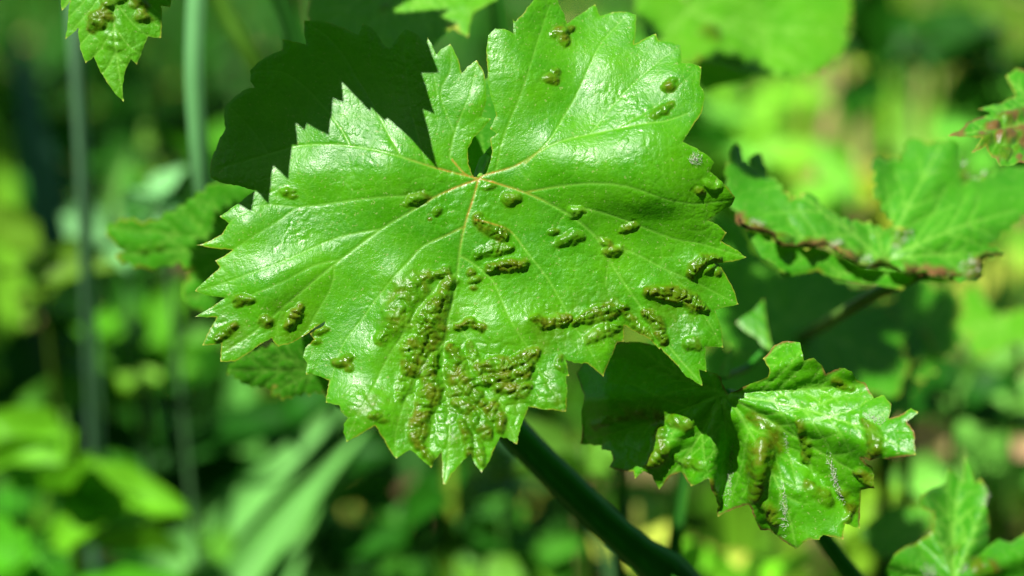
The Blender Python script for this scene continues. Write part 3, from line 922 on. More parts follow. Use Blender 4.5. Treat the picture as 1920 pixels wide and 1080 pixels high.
# reddish galled leaf at the right edge
RE = [(1887,141),(1905,176),(1875,194),(1834,203),(1857,215),(1815,229),(1801,245),(1778,254),(1800,257),(1825,259),(1838,268),(1820,289),(1848,277),(1866,296),(1876,312),(1917,307),(1960,330),(2030,330),(2080,250),(2060,170),(2000,90),(1940,100),(1925,135),(1905,130)]
s5 = empty('vine_shoot', at(2060, 60, .52), 'reddish brown galled grapevine leaf poking in at the right edge', 'grapevine')
li5 = build_leaf(s5, 'leaf', RE, plane_depth(.487, 1880, 230, .004, .022), 3, auto_veins((1990, 215), [(1780, 254), (1888, 145), (1836, 203), (1822, 287), (1960, 325)], 12, 4),
    [dict(b=row([(1860,240),(1885,225),(1910,215),(1940,205)], 9, 13, 3, 95, .7), tone=1.), dict(b=row([(1845,262),(1875,262),(1900,255),(1930,245)], 9, 13, 3, 96, .7), tone=1.),
     dict(b=row([(1880,290),(1910,285)], 4, 11, 3, 97, .5), tone=.7)],
    M_LEAF_B, seed=61, und=(60, 6.0), rim_w=3, brown_edge=6, brown_spots=[(1860,245,14),(1930,215,16),(1920,270,16),(1800,252,10),(1890,255,18),(1915,245,18),(1870,262,10),(1900,225,9),(1840,255,9),(1910,297,9),(1885,222,7)])
tube('petiole', [at(1990, 215, .492), at(2040, 150, .51), at(2060, 60, .52)], [.0012, .0013, .0015], M_STEM, (.15, .2, .03), s5)

# soft leaf across the top right
UR = [(1196,30),(1215,75),(1230,100),(1290,122),(1310,112),(1350,120),(1380,128),(1429,140),(1455,142),(1483,147),(1510,141),(1526,146),(1535,134),(1549,128),(1560,112),(1577,101),(1582,84),(1591,74),(1586,60),(1592,50),(1590,34),(1596,23),(1592,0),(1606,-30),(1575,-50),(1580,-80),(1540,-90),(1500,-120),(1450,-110),(1400,-130),(1350,-105),(1300,-110),(1260,-70),(1200,-60),(1190,-20)]
s6 = empty('vine_shoot', at(1250, -120, .62), 'broad soft-focus grapevine leaf across the top, right of the large leaf', 'grapevine')
build_leaf(s6, 'leaf', serrate(UR, 5, 24, 2), plane_depth(.60, 1400, 60, .006, .02, lambda x, y: .004 * np.exp(-((x - 1440 - (60 - y) * .3) / 60) ** 2)), 7, auto_veins((1290, 20), [(1590, 60), (1520, 140), (1550, -80), (1400, -120), (1230, 95)], 13, 3),
    [dict(b=[(1326,62,14,.8),(1338,70,10,.7)], tone=1.)], M_LEAF_Y, seed=71, und=(150, 7), rim_w=4)
FL = [(1300,112),(1345,100),(1390,108),(1425,134),(1385,154),(1320,166),(1305,150)]
build_leaf(s6, 'leaf', FL, plane_depth(.595, 1360, 130, 0, -.03), 7, auto_veins((1310, 120), [(1420, 134)], 14, 2), (), M_LEAF_B, seed=72, label='turned-under shaded lobe')
tube('petiole', [at(1290, 20, .605), at(1265, -60, .61), at(1250, -120, .62)], [.0013, .0014, .0016], M_STEM, (.12, .25, .03), s6)

# leaf behind, left: shaded, only its lobe in the sun
LB = [(480,335),(440,345),(400,345),(365,370),(330,395),(300,412),(270,418),(240,412),(197,425),(210,450),(235,472),(215,482),(240,492),(265,500),(300,500),(335,492),(362,505),(342,540),(350,565),(372,580),(420,592),(520,600),(620,560),(640,450),(560,350)]
s7 = empty('vine_shoot', at(600, 520, .54), 'shaded grapevine leaf behind the large leaf at left, one lobe in sun', 'grapevine')
lb_depth = plane_depth(.520, 400, 450, -.004, -.002)
build_leaf(s7, 'leaf', serrate(LB, 6, 24, 3), lb_depth, 6, auto_veins((560, 480), [(200, 428), (220, 480), (345, 560), (370, 370), (480, 340)], 15, 3), [dict(b=[(272,468,9,.5),(300,462,9,.5)], tone=.5)], M_LEAF_B, seed=81, und=(90, 6), rim_w=3)
tube('petiole', [at(560, 480, .525), at(600, 520, .54), at(760, 640, .53), at(900, 715, .512)], [.0012, .0013, .0014, .0016], M_STEM, STEM_T, s7)

# leaf behind, top: shaded except its right-hand teeth
TB = [(560,-60),(582,0),(575,30),(590,70),(620,110),(700,140),(760,105),(815,85),(838,62),(855,50),(841,49),(872,66),(878,69),(880,50),(888,28),(907,16),(932,0),(950,-50),(900,-90),(800,-120),(650,-110)]
s8 = empty('vine_shoot', at(760, -140, .55), 'shaded grapevine leaf behind the upper left of the large leaf, bright teeth beside the notch', 'grapevine')
tb_depth = plane_depth(.515, 740, 20, .0, .014)
build_leaf(s8, 'leaf', TB, tb_depth, 6, auto_veins((745, -70), [(700, 135), (590, 60), (878, 66), (930, 0), (815, 85)], 16, 3), [dict(b=[(722,12,10,.5)], tone=.6)], M_LEAF_Y, seed=82, und=(90, 6), rim_w=4)
tube('petiole', [at(745, -70, .53), at(752, -110, .54), at(760, -140, .55)], [.0012, .0013, .0014], M_STEM, STEM_T, s8)

# dark leaves between the large leaf and the boat-shaped one
DK = [(1330,395),(1395,430),(1410,470),(1440,490),(1465,515),(1530,500),(1570,525),(1625,548),(1588,582),(1650,572),(1672,590),(1690,610),(1690,640),(1704,690),(1690,715),(1682,745),(1650,742),(1610,730),(1560,700),(1500,700),(1440,680),(1380,660),(1330,600),(1330,480)]
s9 = empty('vine_shoot', at(1500, 760, .60), 'dark shaded grapevine leaf below the boat-shaped leaf and right of the large leaf', 'grapevine')
dk_depth = plane_depth(.620, 1520, 600, .003, .014)
build_leaf(s9, 'leaf', serrate(DK, 7, 30, 5), dk_depth, 7, auto_veins((1480, 600), [(1620, 548), (1690, 700), (1400, 470), (1380, 650), (1530, 520)], 17, 3), (), M_LEAF_B, seed=83, und=(90, 6), rim_w=3)
tube('petiole', [at(1480, 600, .622), at(1490, 680, .63), at(1500, 760, .64), at(1530, 950, .65)], [.0013, .0013, .0014, .0018], M_STEM, STEM_T, s9)
DK2 = grape_outline(1625, 665, 145, .9, 31)
s9c = empty('vine_shoot', at(1650, 800, .66), 'second dark shaded grapevine leaf, above the crumpled leaf at right', 'grapevine')
dk2_depth = plane_depth(.632, 1640, 670, .002, .012)
build_leaf(s9c, 'leaf', DK2, dk2_depth, 8, auto_veins((1640, 690), [(1560, 620), (1700, 590), (1740, 700), (1600, 760)], 26, 2), (), M_LEAF_B, seed=91, und=(80, 6))
tube('petiole', [at(1640, 690, .634), at(1645, 750, .645), at(1650, 800, .66)], [.0012, .0013, .0014], M_STEM, STEM_T, s9c)
DK4 = grape_outline(1725, 600, 100, 2.9, 35)
s9e = empty('vine_shoot', at(1740, 700, .66), 'small dark shaded grapevine leaf beneath the right end of the boat-shaped leaf', 'grapevine')
dk4_depth = plane_depth(.64, 1725, 600, .002, .012)
build_leaf(s9e, 'leaf', DK4, dk4_depth, 8, auto_veins((1725, 610), [(1660, 560), (1780, 560), (1770, 660)], 28, 2), (), M_LEAF_B, seed=93, und=(80, 6))
tube('petiole', [at(1725, 610, .642), at(1735, 660, .65), at(1740, 700, .66)], [.0012, .0013, .0014], M_STEM, STEM_T, s9e)
DK3 = grape_outline(1430, 740, 165, 2.2, 32)
s9d = empty('vine_shoot', at(1440, 880, .67), 'dark shaded grapevine leaf behind the crumpled leaf at lower right', 'grapevine')
dk3_depth = plane_depth(.66, 1450, 760, .002, .012)
build_leaf(s9d, 'leaf', DK3, dk3_depth, 8, auto_veins((1450, 770), [(1360, 700), (1520, 680), (1550, 800), (1400, 860)], 27, 2), (), M_LEAF_B, seed=92, und=(80, 6))
tube('petiole', [at(1450, 770, .662), at(1445, 830, .665), at(1440, 880, .67)], [.0012, .0013, .0014], M_STEM, STEM_T, s9d)
TS = [(1381,602),(1410,583),(1432,560),(1437,600),(1449,655),(1440,660),(1420,632),(1395,618)]
s9b = empty('vine_shoot', at(1450, 700, .55), 'small sunlit grapevine leaf lobe between the large leaf and the crumpled leaf', 'grapevine')
build_leaf(s9b, 'leaf', TS, plane_depth(.530, 1410, 620, 0, .01), 4, auto_veins((1445, 655), [(1383, 603), (1432, 562)], 18, 2), (), M_LEAF_B, seed=84)
TS2 = [(1346,704),(1352,690),(1372,648),(1375,660),(1371,690),(1367,706)]
build_leaf(s9b, 'leaf', TS2, plane_depth(.505, 1360, 690, 0, .01), 4, auto_veins((1358, 705), [(1372, 650)], 19, 1), (), M_LEAF_B, seed=85)
tube('petiole', [at(1358, 705, .507), at(1400, 690, .53), at(1445, 655, .535), at(1470, 720, .55)], [.0009, .0009, .001, .0012], M_STEM, STEM_T, s9b)

# leaf in the lower right corner
BR = [(1658,1070),(1675,1041),(1695,1028),(1714,1022),(1748,996),(1752,960),(1728,950),(1726,928),(1750,915),(1772,906),(1776,880),(1792,892),(1806,906),(1808,854),(1822,880),(1829,906),(1839,897),(1852,921),(1850,950),(1858,974),(1849,1027),(1872,1012),(1895,1020),(1925,1000),(1965,1040),(1950,1100),(1880,1140),(1760,1150),(1670,1110)]
s10 = empty('vine_shoot', at(1800, 1200, .56), 'upright toothed grapevine leaf in the lower right corner', 'grapevine')
li10 = build_leaf(s10, 'leaf', BR, plane_depth(.508, 1770, 1000, .004, .010, pleats(1790, 1090, 8, .2, 0)), 5, auto_veins((1790, 1090), [(1665, 1065), (1735, 930), (1776, 890), (1808, 865), (1850, 930)], 20, 3),
    [dict(b=row([(1830,1060),(1850,1065)], 4, 16, 4, 98, .4), tone=.9), dict(b=[(1790,1030,11,.4)], tone=.5)], M_LEAF_B, seed=86, und=(80, 7), rim_w=3)
felt(li10, 1740, 1070, 16, 7, 80, .0014, seed=17); felt(li10, 1848, 930, 8, 18, 60, .0014, seed=18); felt(li10, 1805, 1068, 7, 12, 50, .0014, seed=19)
tube('petiole', [at(1790, 1090, .513), at(1795, 1140, .535), at(1800, 1200, .56)], [.0013, .0014, .0016], M_STEM, STEM_T, s10)
BD = [(1615,998),(1635,975),(1666,955),(1700,948),(1730,950),(1745,930),(1750,990),(1714,1022),(1670,1045),(1637,1037)]
s10b = empty('vine_shoot', at(1740, 1130, .60), 'small dark shaded grapevine leaf left of the upright corner leaf', 'grapevine')
bd_depth = plane_depth(.62, 1690, 990, 0, .012)
build_leaf(s10b, 'leaf', serrate(BD, 5, 20, 7), bd_depth, 5, auto_veins((1725, 1010), [(1617, 998), (1668, 958), (1742, 935)], 22, 2), (), M_LEAF_B, seed=87)
tube('petiole', [at(1725, 1010, .622), at(1735, 1070, .63), at(1740, 1130, .64)], [.001, .001, .0012], M_STEM, STEM_T, s10b)

RL = [(1757,640),(1786,603),(1796,560),(1830,535),(1845,560),(1868,591),(1920,580),(1960,600),(1940,640),(1897,640),(1870,655),(1849,667),(1822,660),(1820,625),(1800,630)]
s11 = empty('vine_shoot', at(1900, 720, .72), 'soft sunlit grapevine leaf at the right edge below the boat-shaped leaf', 'grapevine')
build_leaf(s11, 'leaf', serrate(RL, 5, 22, 6), plane_depth(.68, 1850, 610, 0, .02), 7, auto_veins((1890, 600), [(1760, 638), (1830, 540), (1845, 662)], 23, 2), (), M_LEAF_Y, seed=88)
tube('petiole', [at(1890, 600, .685), at(1910, 660, .71), at(1900, 720, .72)], [.001, .001, .0012], M_STEM, STEM_T, s11)

SL = [(425,695),(437,680),(450,670),(480,660),(560,630),(640,640),(650,700),(640,740),(590,735),(540,745),(507,742),(515,725),(498,728),(480,725),(462,722),(450,712)]
s12 = empty('vine_shoot', at(640, 760, .52), 'small grapevine leaf peeping out below the lower left lobe of the large leaf', 'grapevine')
build_leaf(s12, 'leaf', serrate(SL, 5, 20, 4), plane_depth(.492, 500, 700, -.002, -.006), 5, auto_veins((610, 690), [(427, 694), (510, 740), (485, 662)], 24, 3), (), M_LEAF_B, seed=89, und=(60, 5))
tube('petiole', [at(610, 690, .495), at(640, 760, .515), at(760, 800, .51), at(900, 760, .508)], [.001, .001, .0011, .0012], M_STEM, STEM_T, s12)

# ------------------------------------------------------------------ overhead canopy: leaves out of the picture, towards the sun
canopy = empty('vine_shoot', at(300, -900, .35), 'overhead grapevine shoot whose leaves throw the toothed shadows', 'grapevine')
SH = [(444,384),(474,400),(479,357),(503,381),(513,312),(541,337),(546,268),(557,271),(554,230),(571,244),(576,233),(620,261),
(626,187),(645,193),(641,154),(668,182),(694,209),(696,200),(724,230),(727,224),(770,262),(815,305),(805,255),(793,205),(814,211),(803,175),(793,142),
(825,140),(812,105),(800,72),(815,40),(790,20),(800,-40),(750,-50),(740,-110),(680,-100),(620,-150),(560,-110),(500,-130),(450,-70),(430,-70),(425,0),(395,30),
(402,110),(388,160),(400,220),(385,290),(392,320),(380,360),(392,372),(395,400),(412,395)]


def shift_to_sun(dfun, pts, t):
    p = np.array(pts, float)
    P = at(p[:, 0], p[:, 1], dfun(p[:, 0], p[:, 1])) + SUN * t
    q = P - CAMPOS
    d = q @ FWD
    return np.c_[(q @ RIGHT) / d / KPX + 960, 540 - (q @ UP) / d / KPX], d


def canopy_leaf(par, dfun, pts, t, seed, step=9):
    o2, od = shift_to_sun(dfun, pts, t)
    co, *_ = np.linalg.lstsq(np.c_[o2, np.ones(len(o2))], od, rcond=None)
    c = o2.mean(0)
    tips = [o2[int(k * len(o2) / 5)] for k in range(5)]
    build_leaf(par, 'leaf', [tuple(p) for p in o2], lambda x, y: co[0] * x + co[1] * y + co[2], step, auto_veins(c, tips, seed, 2), (), M_LEAF_B, seed=seed, und=(140, 2.0))
    b = at(c[0], c[1], co[0] * c[0] + co[1] * c[1] + co[2])
    tube('petiole', [b, b + SUN * .04 + np.array((0, .003, .0)), b + SUN * .10], [.0011, .0013, .0016], M_STEM, (.08, .2, .03), par, 8)
    return b + SUN * .10


e1 = canopy_leaf(canopy, main_depth, SH, .062, 21)
e2 = canopy_leaf(canopy, lb_depth, grape_outline(470, 490, 128, .3, 1), .13, 22)
e3 = canopy_leaf(canopy, tb_depth, grape_outline(700, 30, 165, 1.3, 2), .13, 23)
tube('cane', [e2, e1 + SUN * .03, e3], [.003, .003, .003], M_STEM, (.08, .2, .03), canopy, 10)
shade_canopy2 = empty('vine_shoot', at(700, -1500, .35), 'added unseen overhead grapevine leaves shading those right of the large leaf', 'grapevine')  # leaves added out of view to shade the foliage on the right
e4 = canopy_leaf(shade_canopy2, dk_depth, grape_outline(1505, 625, 178, .8, 3), .34, 24)
canopy_leaf(shade_canopy2, dk2_depth, grape_outline(1630, 680, 130, 1.8, 33), .38, 26)
canopy_leaf(shade_canopy2, dk3_depth, grape_outline(1400, 730, 120, 1.2, 34), .36, 27)
canopy_leaf(shade_canopy2, dk4_depth, grape_outline(1720, 605, 100, .4, 36), .40, 28)
e5 = canopy_leaf(shade_canopy2, bd_depth, grape_outline(1675, 1000, 75, .8, 4), .40, 25)

# unseen vine leaves added above the background to hold parts of it in shade
shade_leaves = empty('vine_shoot', at(-1500, -1500, .9), 'added unseen grapevine leaves overhead, shading the weeds behind', 'grapevine')
TR = np.random.default_rng(77)
KEEP = [(x, y, d) for x, y, d in [(155,300,.68),(145,120,.66),(160,480,.71),(366,60,.58),(366,200,.58),(366,320,.58),(160,60,.445),(280,40,.445),(230,150,.445),(1300,60,.6),(1400,60,.6),(1500,80,.6),(1560,20,.6),
        (1350,130,.6),(1320,220,1.0),(1360,300,1.0),(1420,380,.52),(1500,420,.51),(1600,450,.505),(1700,320,.53),(1760,400,.52),(1850,400,.52),(1700,450,.51),(1850,220,.487),(1900,270,.487),(1770,960,.535),(1810,1040,.535),(1850,620,.68),
        (600,250,.46),(900,150,.465),(1100,150,.46),(1250,250,.46),(500,500,.455),(700,600,.45),(900,500,.45),(1100,450,.45),(1300,450,.455),(800,780,.445),(950,700,.445),(1250,620,.455),(1550,850,.46),(1450,900,.46),(1650,800,.455),(1250,880,.47),(1500,700,.47),
        (120,760,.72),(190,790,.72),(60,1060,.70),(120,1020,.7),(70,450,.78),(235,570,.9),(225,385,.82),(305,370,.75),(520,885,.80),(440,980,.80),(400,1020,.8),(580,830,.8),(480,1050,.76),(530,985,.77),(600,900,.78),(640,860,.78),(900,1070,.74),(1090,830,.68),(1420,1040,.7),(1400,210,1.),(1590,350,.9),(1650,300,1.1),(1480,250,1.2),(20,330,1.2),(280,230,1.),(1735,850,1.0),(1890,900,.98),(1840,900,.98),(1540,300,1.3),(1660,280,1.35),(1655,240,1.25),(1740,250,1.3),(1195,945,.8),(1840,760,.95),(450,720,1.0)]]
KEEP = np.array([at(*k) for k in KEEP])
nleaf = 0
for k in range(2500):
    x_ = TR.uniform(-100, 2020); y_ = TR.uniform(-60, 1140); d_ = .9 + 2.6 * TR.random() ** 1.3
    left = float(sstep(1250, 700, np.array(x_)))
    dens = .06 + .55 * left + (.7 if (x_ > 1580 and y_ < 150) else 0) + (.3 if y_ > 850 and x_ < 1500 else 0)
    if TR.random() > dens or nleaf >= 240:
        continue
    r_ = TR.uniform(60, 110)
    c_ = at(x_, y_, d_)
    v_ = KEEP - c_; al = v_ @ SUN
    if (np.linalg.norm(v_ - al[:, None] * SUN, axis=1) < r_ * KPX * d_ * 1.15)[al < .6 * d_ + .2].any():
        continue
    nleaf += 1
    canopy_leaf(shade_leaves, plane_depth(d_, x_, y_, 0, .05), grape_outline(x_, y_, r_, TR.uniform(0, 6), k, 12), .65 * d_ + .2, 100 + k, 60)

# ------------------------------------------------------------------ ground
def build_ground():
    xs = np.r_[np.linspace(-60, -4, 12), np.linspace(-3.6, 3.6, 60), np.linspace(4, 60, 12)]
    ys = np.r_[np.linspace(-20, -1, 8), np.linspace(-.8, 8, 80), np.linspace(9, 120, 16)]
    X, Y = np.meshgrid(xs, ys)
    Z = .05 * fbm(X * 1.3, Y * 1.3, 5, 3) + .02 * fbm(X * 7, Y * 7, 6, 2)
    V = np.c_[X.ravel(), Y.ravel(), Z.ravel()]
    nx = len(xs); Fs = []
    for j in range(len(ys) - 1):
        for i in range(nx - 1):
            a = j * nx + i
            Fs.append((a, a + 1, a + nx + 1, a + nx))
    o = mesh_obj('ground', V, Fs, M_SOIL)
    o['kind'] = 'structure'
    return o


build_ground()

# ------------------------------------------------------------------ grass and weeds behind
def blade_mesh(path, widths, fold=0.25, tint=(.1, .3, .05), tip=None, twist=0.0, ref=None, nsub=5):
    p = curve(path, nsub)
    w = np.interp(np.linspace(0, 1, len(p)), np.linspace(0, 1, len(widths)), widths)
    t = np.gradient(p, axis=0); t /= np.linalg.norm(t, axis=1)[:, None] + 1e-9
    ref = np.array((0.05, -0.9, 0.45)) if ref is None else ref
    V = []; Fs = []; T = []
    tint = np.array(tint); tip = tint if tip is None else np.array(tip)
    for i in range(len(p)):
        a = np.cross(t[i], ref); a /= np.linalg.norm(a) + 1e-9; b = np.cross(a, t[i])
        th = twist * i / len(p)
        a, b = a * math.cos(th) + b * math.sin(th), b * math.cos(th) - a * math.sin(th)
        for k, u in enumerate((-1, -.5, 0, .5, 1)):
            V.append(p[i] + a * u * w[i] / 2 + b * (abs(u) - .5) * fold * w[i])
            T.append((tint * (1 - i / len(p)) + tip * i / len(p)) * (1.25 if u == 0 else 1))
    for i in range(len(p) - 1):
        for k in range(4):
            Fs.append((i * 5 + k, i * 5 + k + 1, i * 5 + k + 6, i * 5 + k + 5))
    return V, Fs, T


def to_ground(p):
    """continue a path down to the soil"""
    p = np.array(p)
    return np.array((p[0] + random.uniform(-.03, .03), p[1] + .03, 0.0))


def blade(name, label, pts, wpx, tint, tip=None, group=None, cat='grass', twist=0.0, rooted=True, fold=.25, taper=None):
    P = [at(x, y, d) for x, y, d in pts]
    if rooted:
        g = to_ground(P[0])
        P = [g, (g * .5 + P[0] * .5) + np.array((.01, 0, 0))] + P
    dm = np.mean([d for *_, d in pts])
    w = wpx * KPX * dm
    wd = taper if taper else [1, 1, 1, .95, .8, .45, .05]
    V, Fs, T = blade_mesh(P, [w * k for k in wd], fold, tint, tip, twist)
    o = mesh_obj(name, V, Fs, M_PLANT, None, None, {'tint': np.clip(np.array(T), 0, 1)})
    base = V[2]
    return tag(o, label, cat, group)


def ovate(base, direction, up, length, width, tint, rg, n=7, droop=.35, wavy=.06):
    """one weed leaf: returns verts, faces, tints"""
    d = direction / np.linalg.norm(direction); s = np.cross(d, up); s /= np.linalg.norm(s) + 1e-9; u = np.cross(s, d)
    V = []; Fs = []; T = []
    for i in range(n + 1):
        f = i / n
        w = width * (math.sin(math.pi * min(f * .92 + .06, 1)) ** .8) * (.85 + .15 * math.cos(f * 20))
        c = base + d * length * f - u * droop * length * f * f
        for k in (-1, -.5, 0, .5, 1):
            z = (abs(k) * .22 * width + wavy * width * math.sin(f * 9 + k * 2))
            V.append(c + s * k * w / 2 + u * z)
            T.append(tint * (1.2 if k == 0 else 1) * rg.uniform(.9, 1.1))
    for i in range(n):
        for k in range(4):
            a = i * 5 + k
            Fs.append((a, a + 1, a + 6, a + 5))
    return V, Fs, T


def weed(name, label, px, py, d, nleaf, lpx, tint, seed, spread=1.0, cat='weed', wratio=.55, group=None, stem_h=None):
    """leafy weed whose crown stands at px, py"""
    rg = np.random.default_rng(seed)
    c = at(px, py, d); L = lpx * KPX * d
    g = np.array((c[0], c[1] + .02, 0.0))
    root = empty(name, g, label, cat, group)
    tint = np.array(tint)
    tube('stem', [g, g * .5 + c * .5 + np.array((.01, .0, 0)), c], [.0022, .0018, .0012], M_STEM, tuple(tint * .35), root, 6)
    for k in range(nleaf):
        a = 2.4 * k + rg.uniform(-.4, .4)
        el = rg.uniform(-.1, .9)
        dr = np.array((math.cos(a) * math.cos(el), math.sin(a) * math.cos(el) * .8 - .1, math.sin(el)))
        b = c + (g - c) * (0.02 + .22 * rg.random()) * min(1, L * 5 / (c[2] + .01)) * spread + rg.normal(size=3) * L * .12 * spread
        V, Fs, T = ovate(b, dr, SUN + rg.normal(size=3) * .3, L * rg.uniform(.75, 1.15), L * wratio * rg.uniform(.8, 1.2), tint * rg.uniform(.75, 1.2), rg)
        mesh_obj('leaf', V, Fs, M_PLANT, root, None, {'tint': np.clip(np.array(T), 0, 1)})
    return root


LIME = (.16, .42, .02); MID = (.055, .27, .02); DEEP = (.02, .13, .008); GLAUC = (.15, .38, .13); PALE = (.17, .44, .08); YEL = (.40, .48, .06)
STRAW = (.46, .36, .15); BROWN = (.16, .09, .04); GREY = (.10, .23, .13)

# pale stalks and blades at the left
blade('grass_stalk', 'pale blue-green upright stalk left of the hanging leaf tip, farther left of two', [(185,1120,.86),(176,800,.80),(164,560,.74),(155,300,.70),(140,60,.68),(132,-120,.68)], 30, (.13,.29,.14), cat='grass stalk', taper=[1,1,1,.95,.9,.85,.8], fold=-.35)
blade('grass_stalk', 'pale blue-green upright stalk rising out of the top between hanging leaf and large leaf', [(1160,1110,.80),(900,800,.74),(600,600,.66),(415,460,.60),(366,200,.58),(368,-40,.58),(369,-200,.58)], 32, (.12,.33,.11), cat='grass stalk', taper=[1,1,1,1,1,1,.9], fold=-.35)
blade('grass_plant', 'broad grey-green blade leaning at the left edge', [(150,900,1.05),(120,560,1.0),(85,350,.98),(50,170,.98),(25,60,1.0)], 85, (.05,.16,.09), cat='grass blade')
blade('grass_plant', 'bright lime blade standing on the left edge of the picture', [(40,900,1.2),(15,520,1.2),(5,330,1.2),(-10,100,1.2)], 80, LIME, cat='grass blade')
blade('grass_plant', 'pale green blade arching over left of the large leaf', [(195,600,1.0),(205,400,.98),(235,300,.97),(262,285,.96),(290,320,.95),(305,400,.94)], 28, PALE, cat='grass blade')
blade('grass_plant', 'soft green upright blade under the hanging leaf tip', [(250,700,1.15),(245,400,1.15),(240,200,1.15),(250,60,1.15)], 55, MID, cat='grass blade')
# broad blades at the lower left of the middle
blade('grass_plant', 'broad pale blade slanting up towards the large leaf, upper of the pair', [(300,1140,.80),(400,1015,.80),(520,885,.80),(640,770,.81),(740,680,.82)], 78, (.12,.35,.07), cat='grass blade', twist=.5)
blade('grass_plant', 'broad pale blade slanting up right at the bottom, lower of the pair', [(360,1210,.76),(450,1085,.76),(530,985,.77),(610,890,.78),(690,800,.79)], 80, (.11,.34,.06), cat='grass blade', twist=.5)
blade('grass_plant', 'narrow bent pale blade lying between the slanting pair at the bottom', [(420,1230,.82),(500,1110,.82),(560,1000,.83),(600,930,.84),(660,880,.85),(720,870,.86)], 46, (.10,.31,.05), cat='grass blade', twist=.8)
blade('grass_plant', 'short pale blade crossing the foot of the slanting pair', [(520,1220,.88),(535,1100,.88),(570,1010,.88),(625,950,.89),(690,930,.90)], 40, (.12,.34,.07), cat='grass blade', twist=.4)
blade('grass_plant', 'pale blade arching low at the bottom below the tip of the large leaf', [(600,1200,.9),(650,1090,.9),(730,1045,.9),(800,1035,.9),(870,1050,.9),(930,1090,.9)], 34, PALE, cat='grass blade', rooted=False)
blade('grass_plant', 'upright pale green blade behind the small leaf at lower left', [(450,1150,1.0),(455,900,1.0),(452,720,1.0),(450,600,1.0)], 95, (.12,.4,.06), cat='grass blade')
blade('grass_stalk', 'yellow-green upright stalk straight below the tip of the large leaf', [(850,1200,.8),(846,1030,.8),(842,930,.8),(838,820,.8)], 24, (.16,.26,.02), cat='grass stalk', taper=[1,1,1,1,1,.9,.8], fold=.5)
blade('grass_stalk', 'thin dark upright stalk right of the thick vine stem', [(1165,1200,.62),(1160,1050,.62),(1165,930,.62),(1170,820,.62)], 20, (.02,.10,.01), cat='grass stalk', taper=[1]*7, fold=.5)
blade('grass_stalk', 'dark upright stalk crossing the right end of the thick vine stem', [(1245,1250,.58),(1262,1050,.58),(1275,930,.58),(1290,820,.58)], 26, (.02,.11,.01), cat='grass stalk', taper=[1]*7, fold=.5)
blade('grass_stalk', 'dark upright stalk below the crumpled leaf, left one of two', [(1650,1200,.7),(1655,1000,.7),(1660,840,.7),(1665,760,.7)], 24, (.02,.10,.01), cat='grass stalk', taper=[1]*7, fold=.5)
blade('grass_stalk', 'dark upright stalk below the crumpled leaf, right one of two', [(1692,1200,.72),(1696,1000,.72),(1699,840,.72),(1700,760,.72)], 20, (.02,.10,.01), cat='grass stalk', taper=[1]*7, fold=.5)
# top: petioles and stems
blade('side_shoot', 'olive stalk slanting down from the top edge behind the large leaf', [(885,735,.510),(720,560,.62),(560,300,.65),(470,110,.64),(425,30,.64),(395,-40,.64)], 34, (.05,.14,.01), cat='vine shoot', rooted=False, taper=[1]*7, fold=.5)
blade('side_shoot', 'dark stalk slanting down beside the olive one at the top', [(882,725,.510),(740,520,.58),(600,200,.6),(530,10,.6),(505,-60,.6)], 36, (.012,.07,.006), cat='vine shoot', rooted=False, taper=[1]*7, fold=.5)
blade('side_shoot', 'brownish thin stalk beside the topmost tooth at upper left', [(878,720,.512),(700,540,.66),(580,260,.7),(545,-10,.7),(540,-80,.7)], 26, (.14,.16,.04), cat='vine shoot', rooted=False, taper=[1]*7, fold=.5)
blade('side_shoot', 'dark stalk above the notch of the large leaf', [(890,720,.512),(930,500,.57),(955,200,.6),(932,0,.6),(925,-60,.6)], 34, (.015,.09,.006), cat='vine shoot', rooted=False, taper=[1]*7, fold=.5)
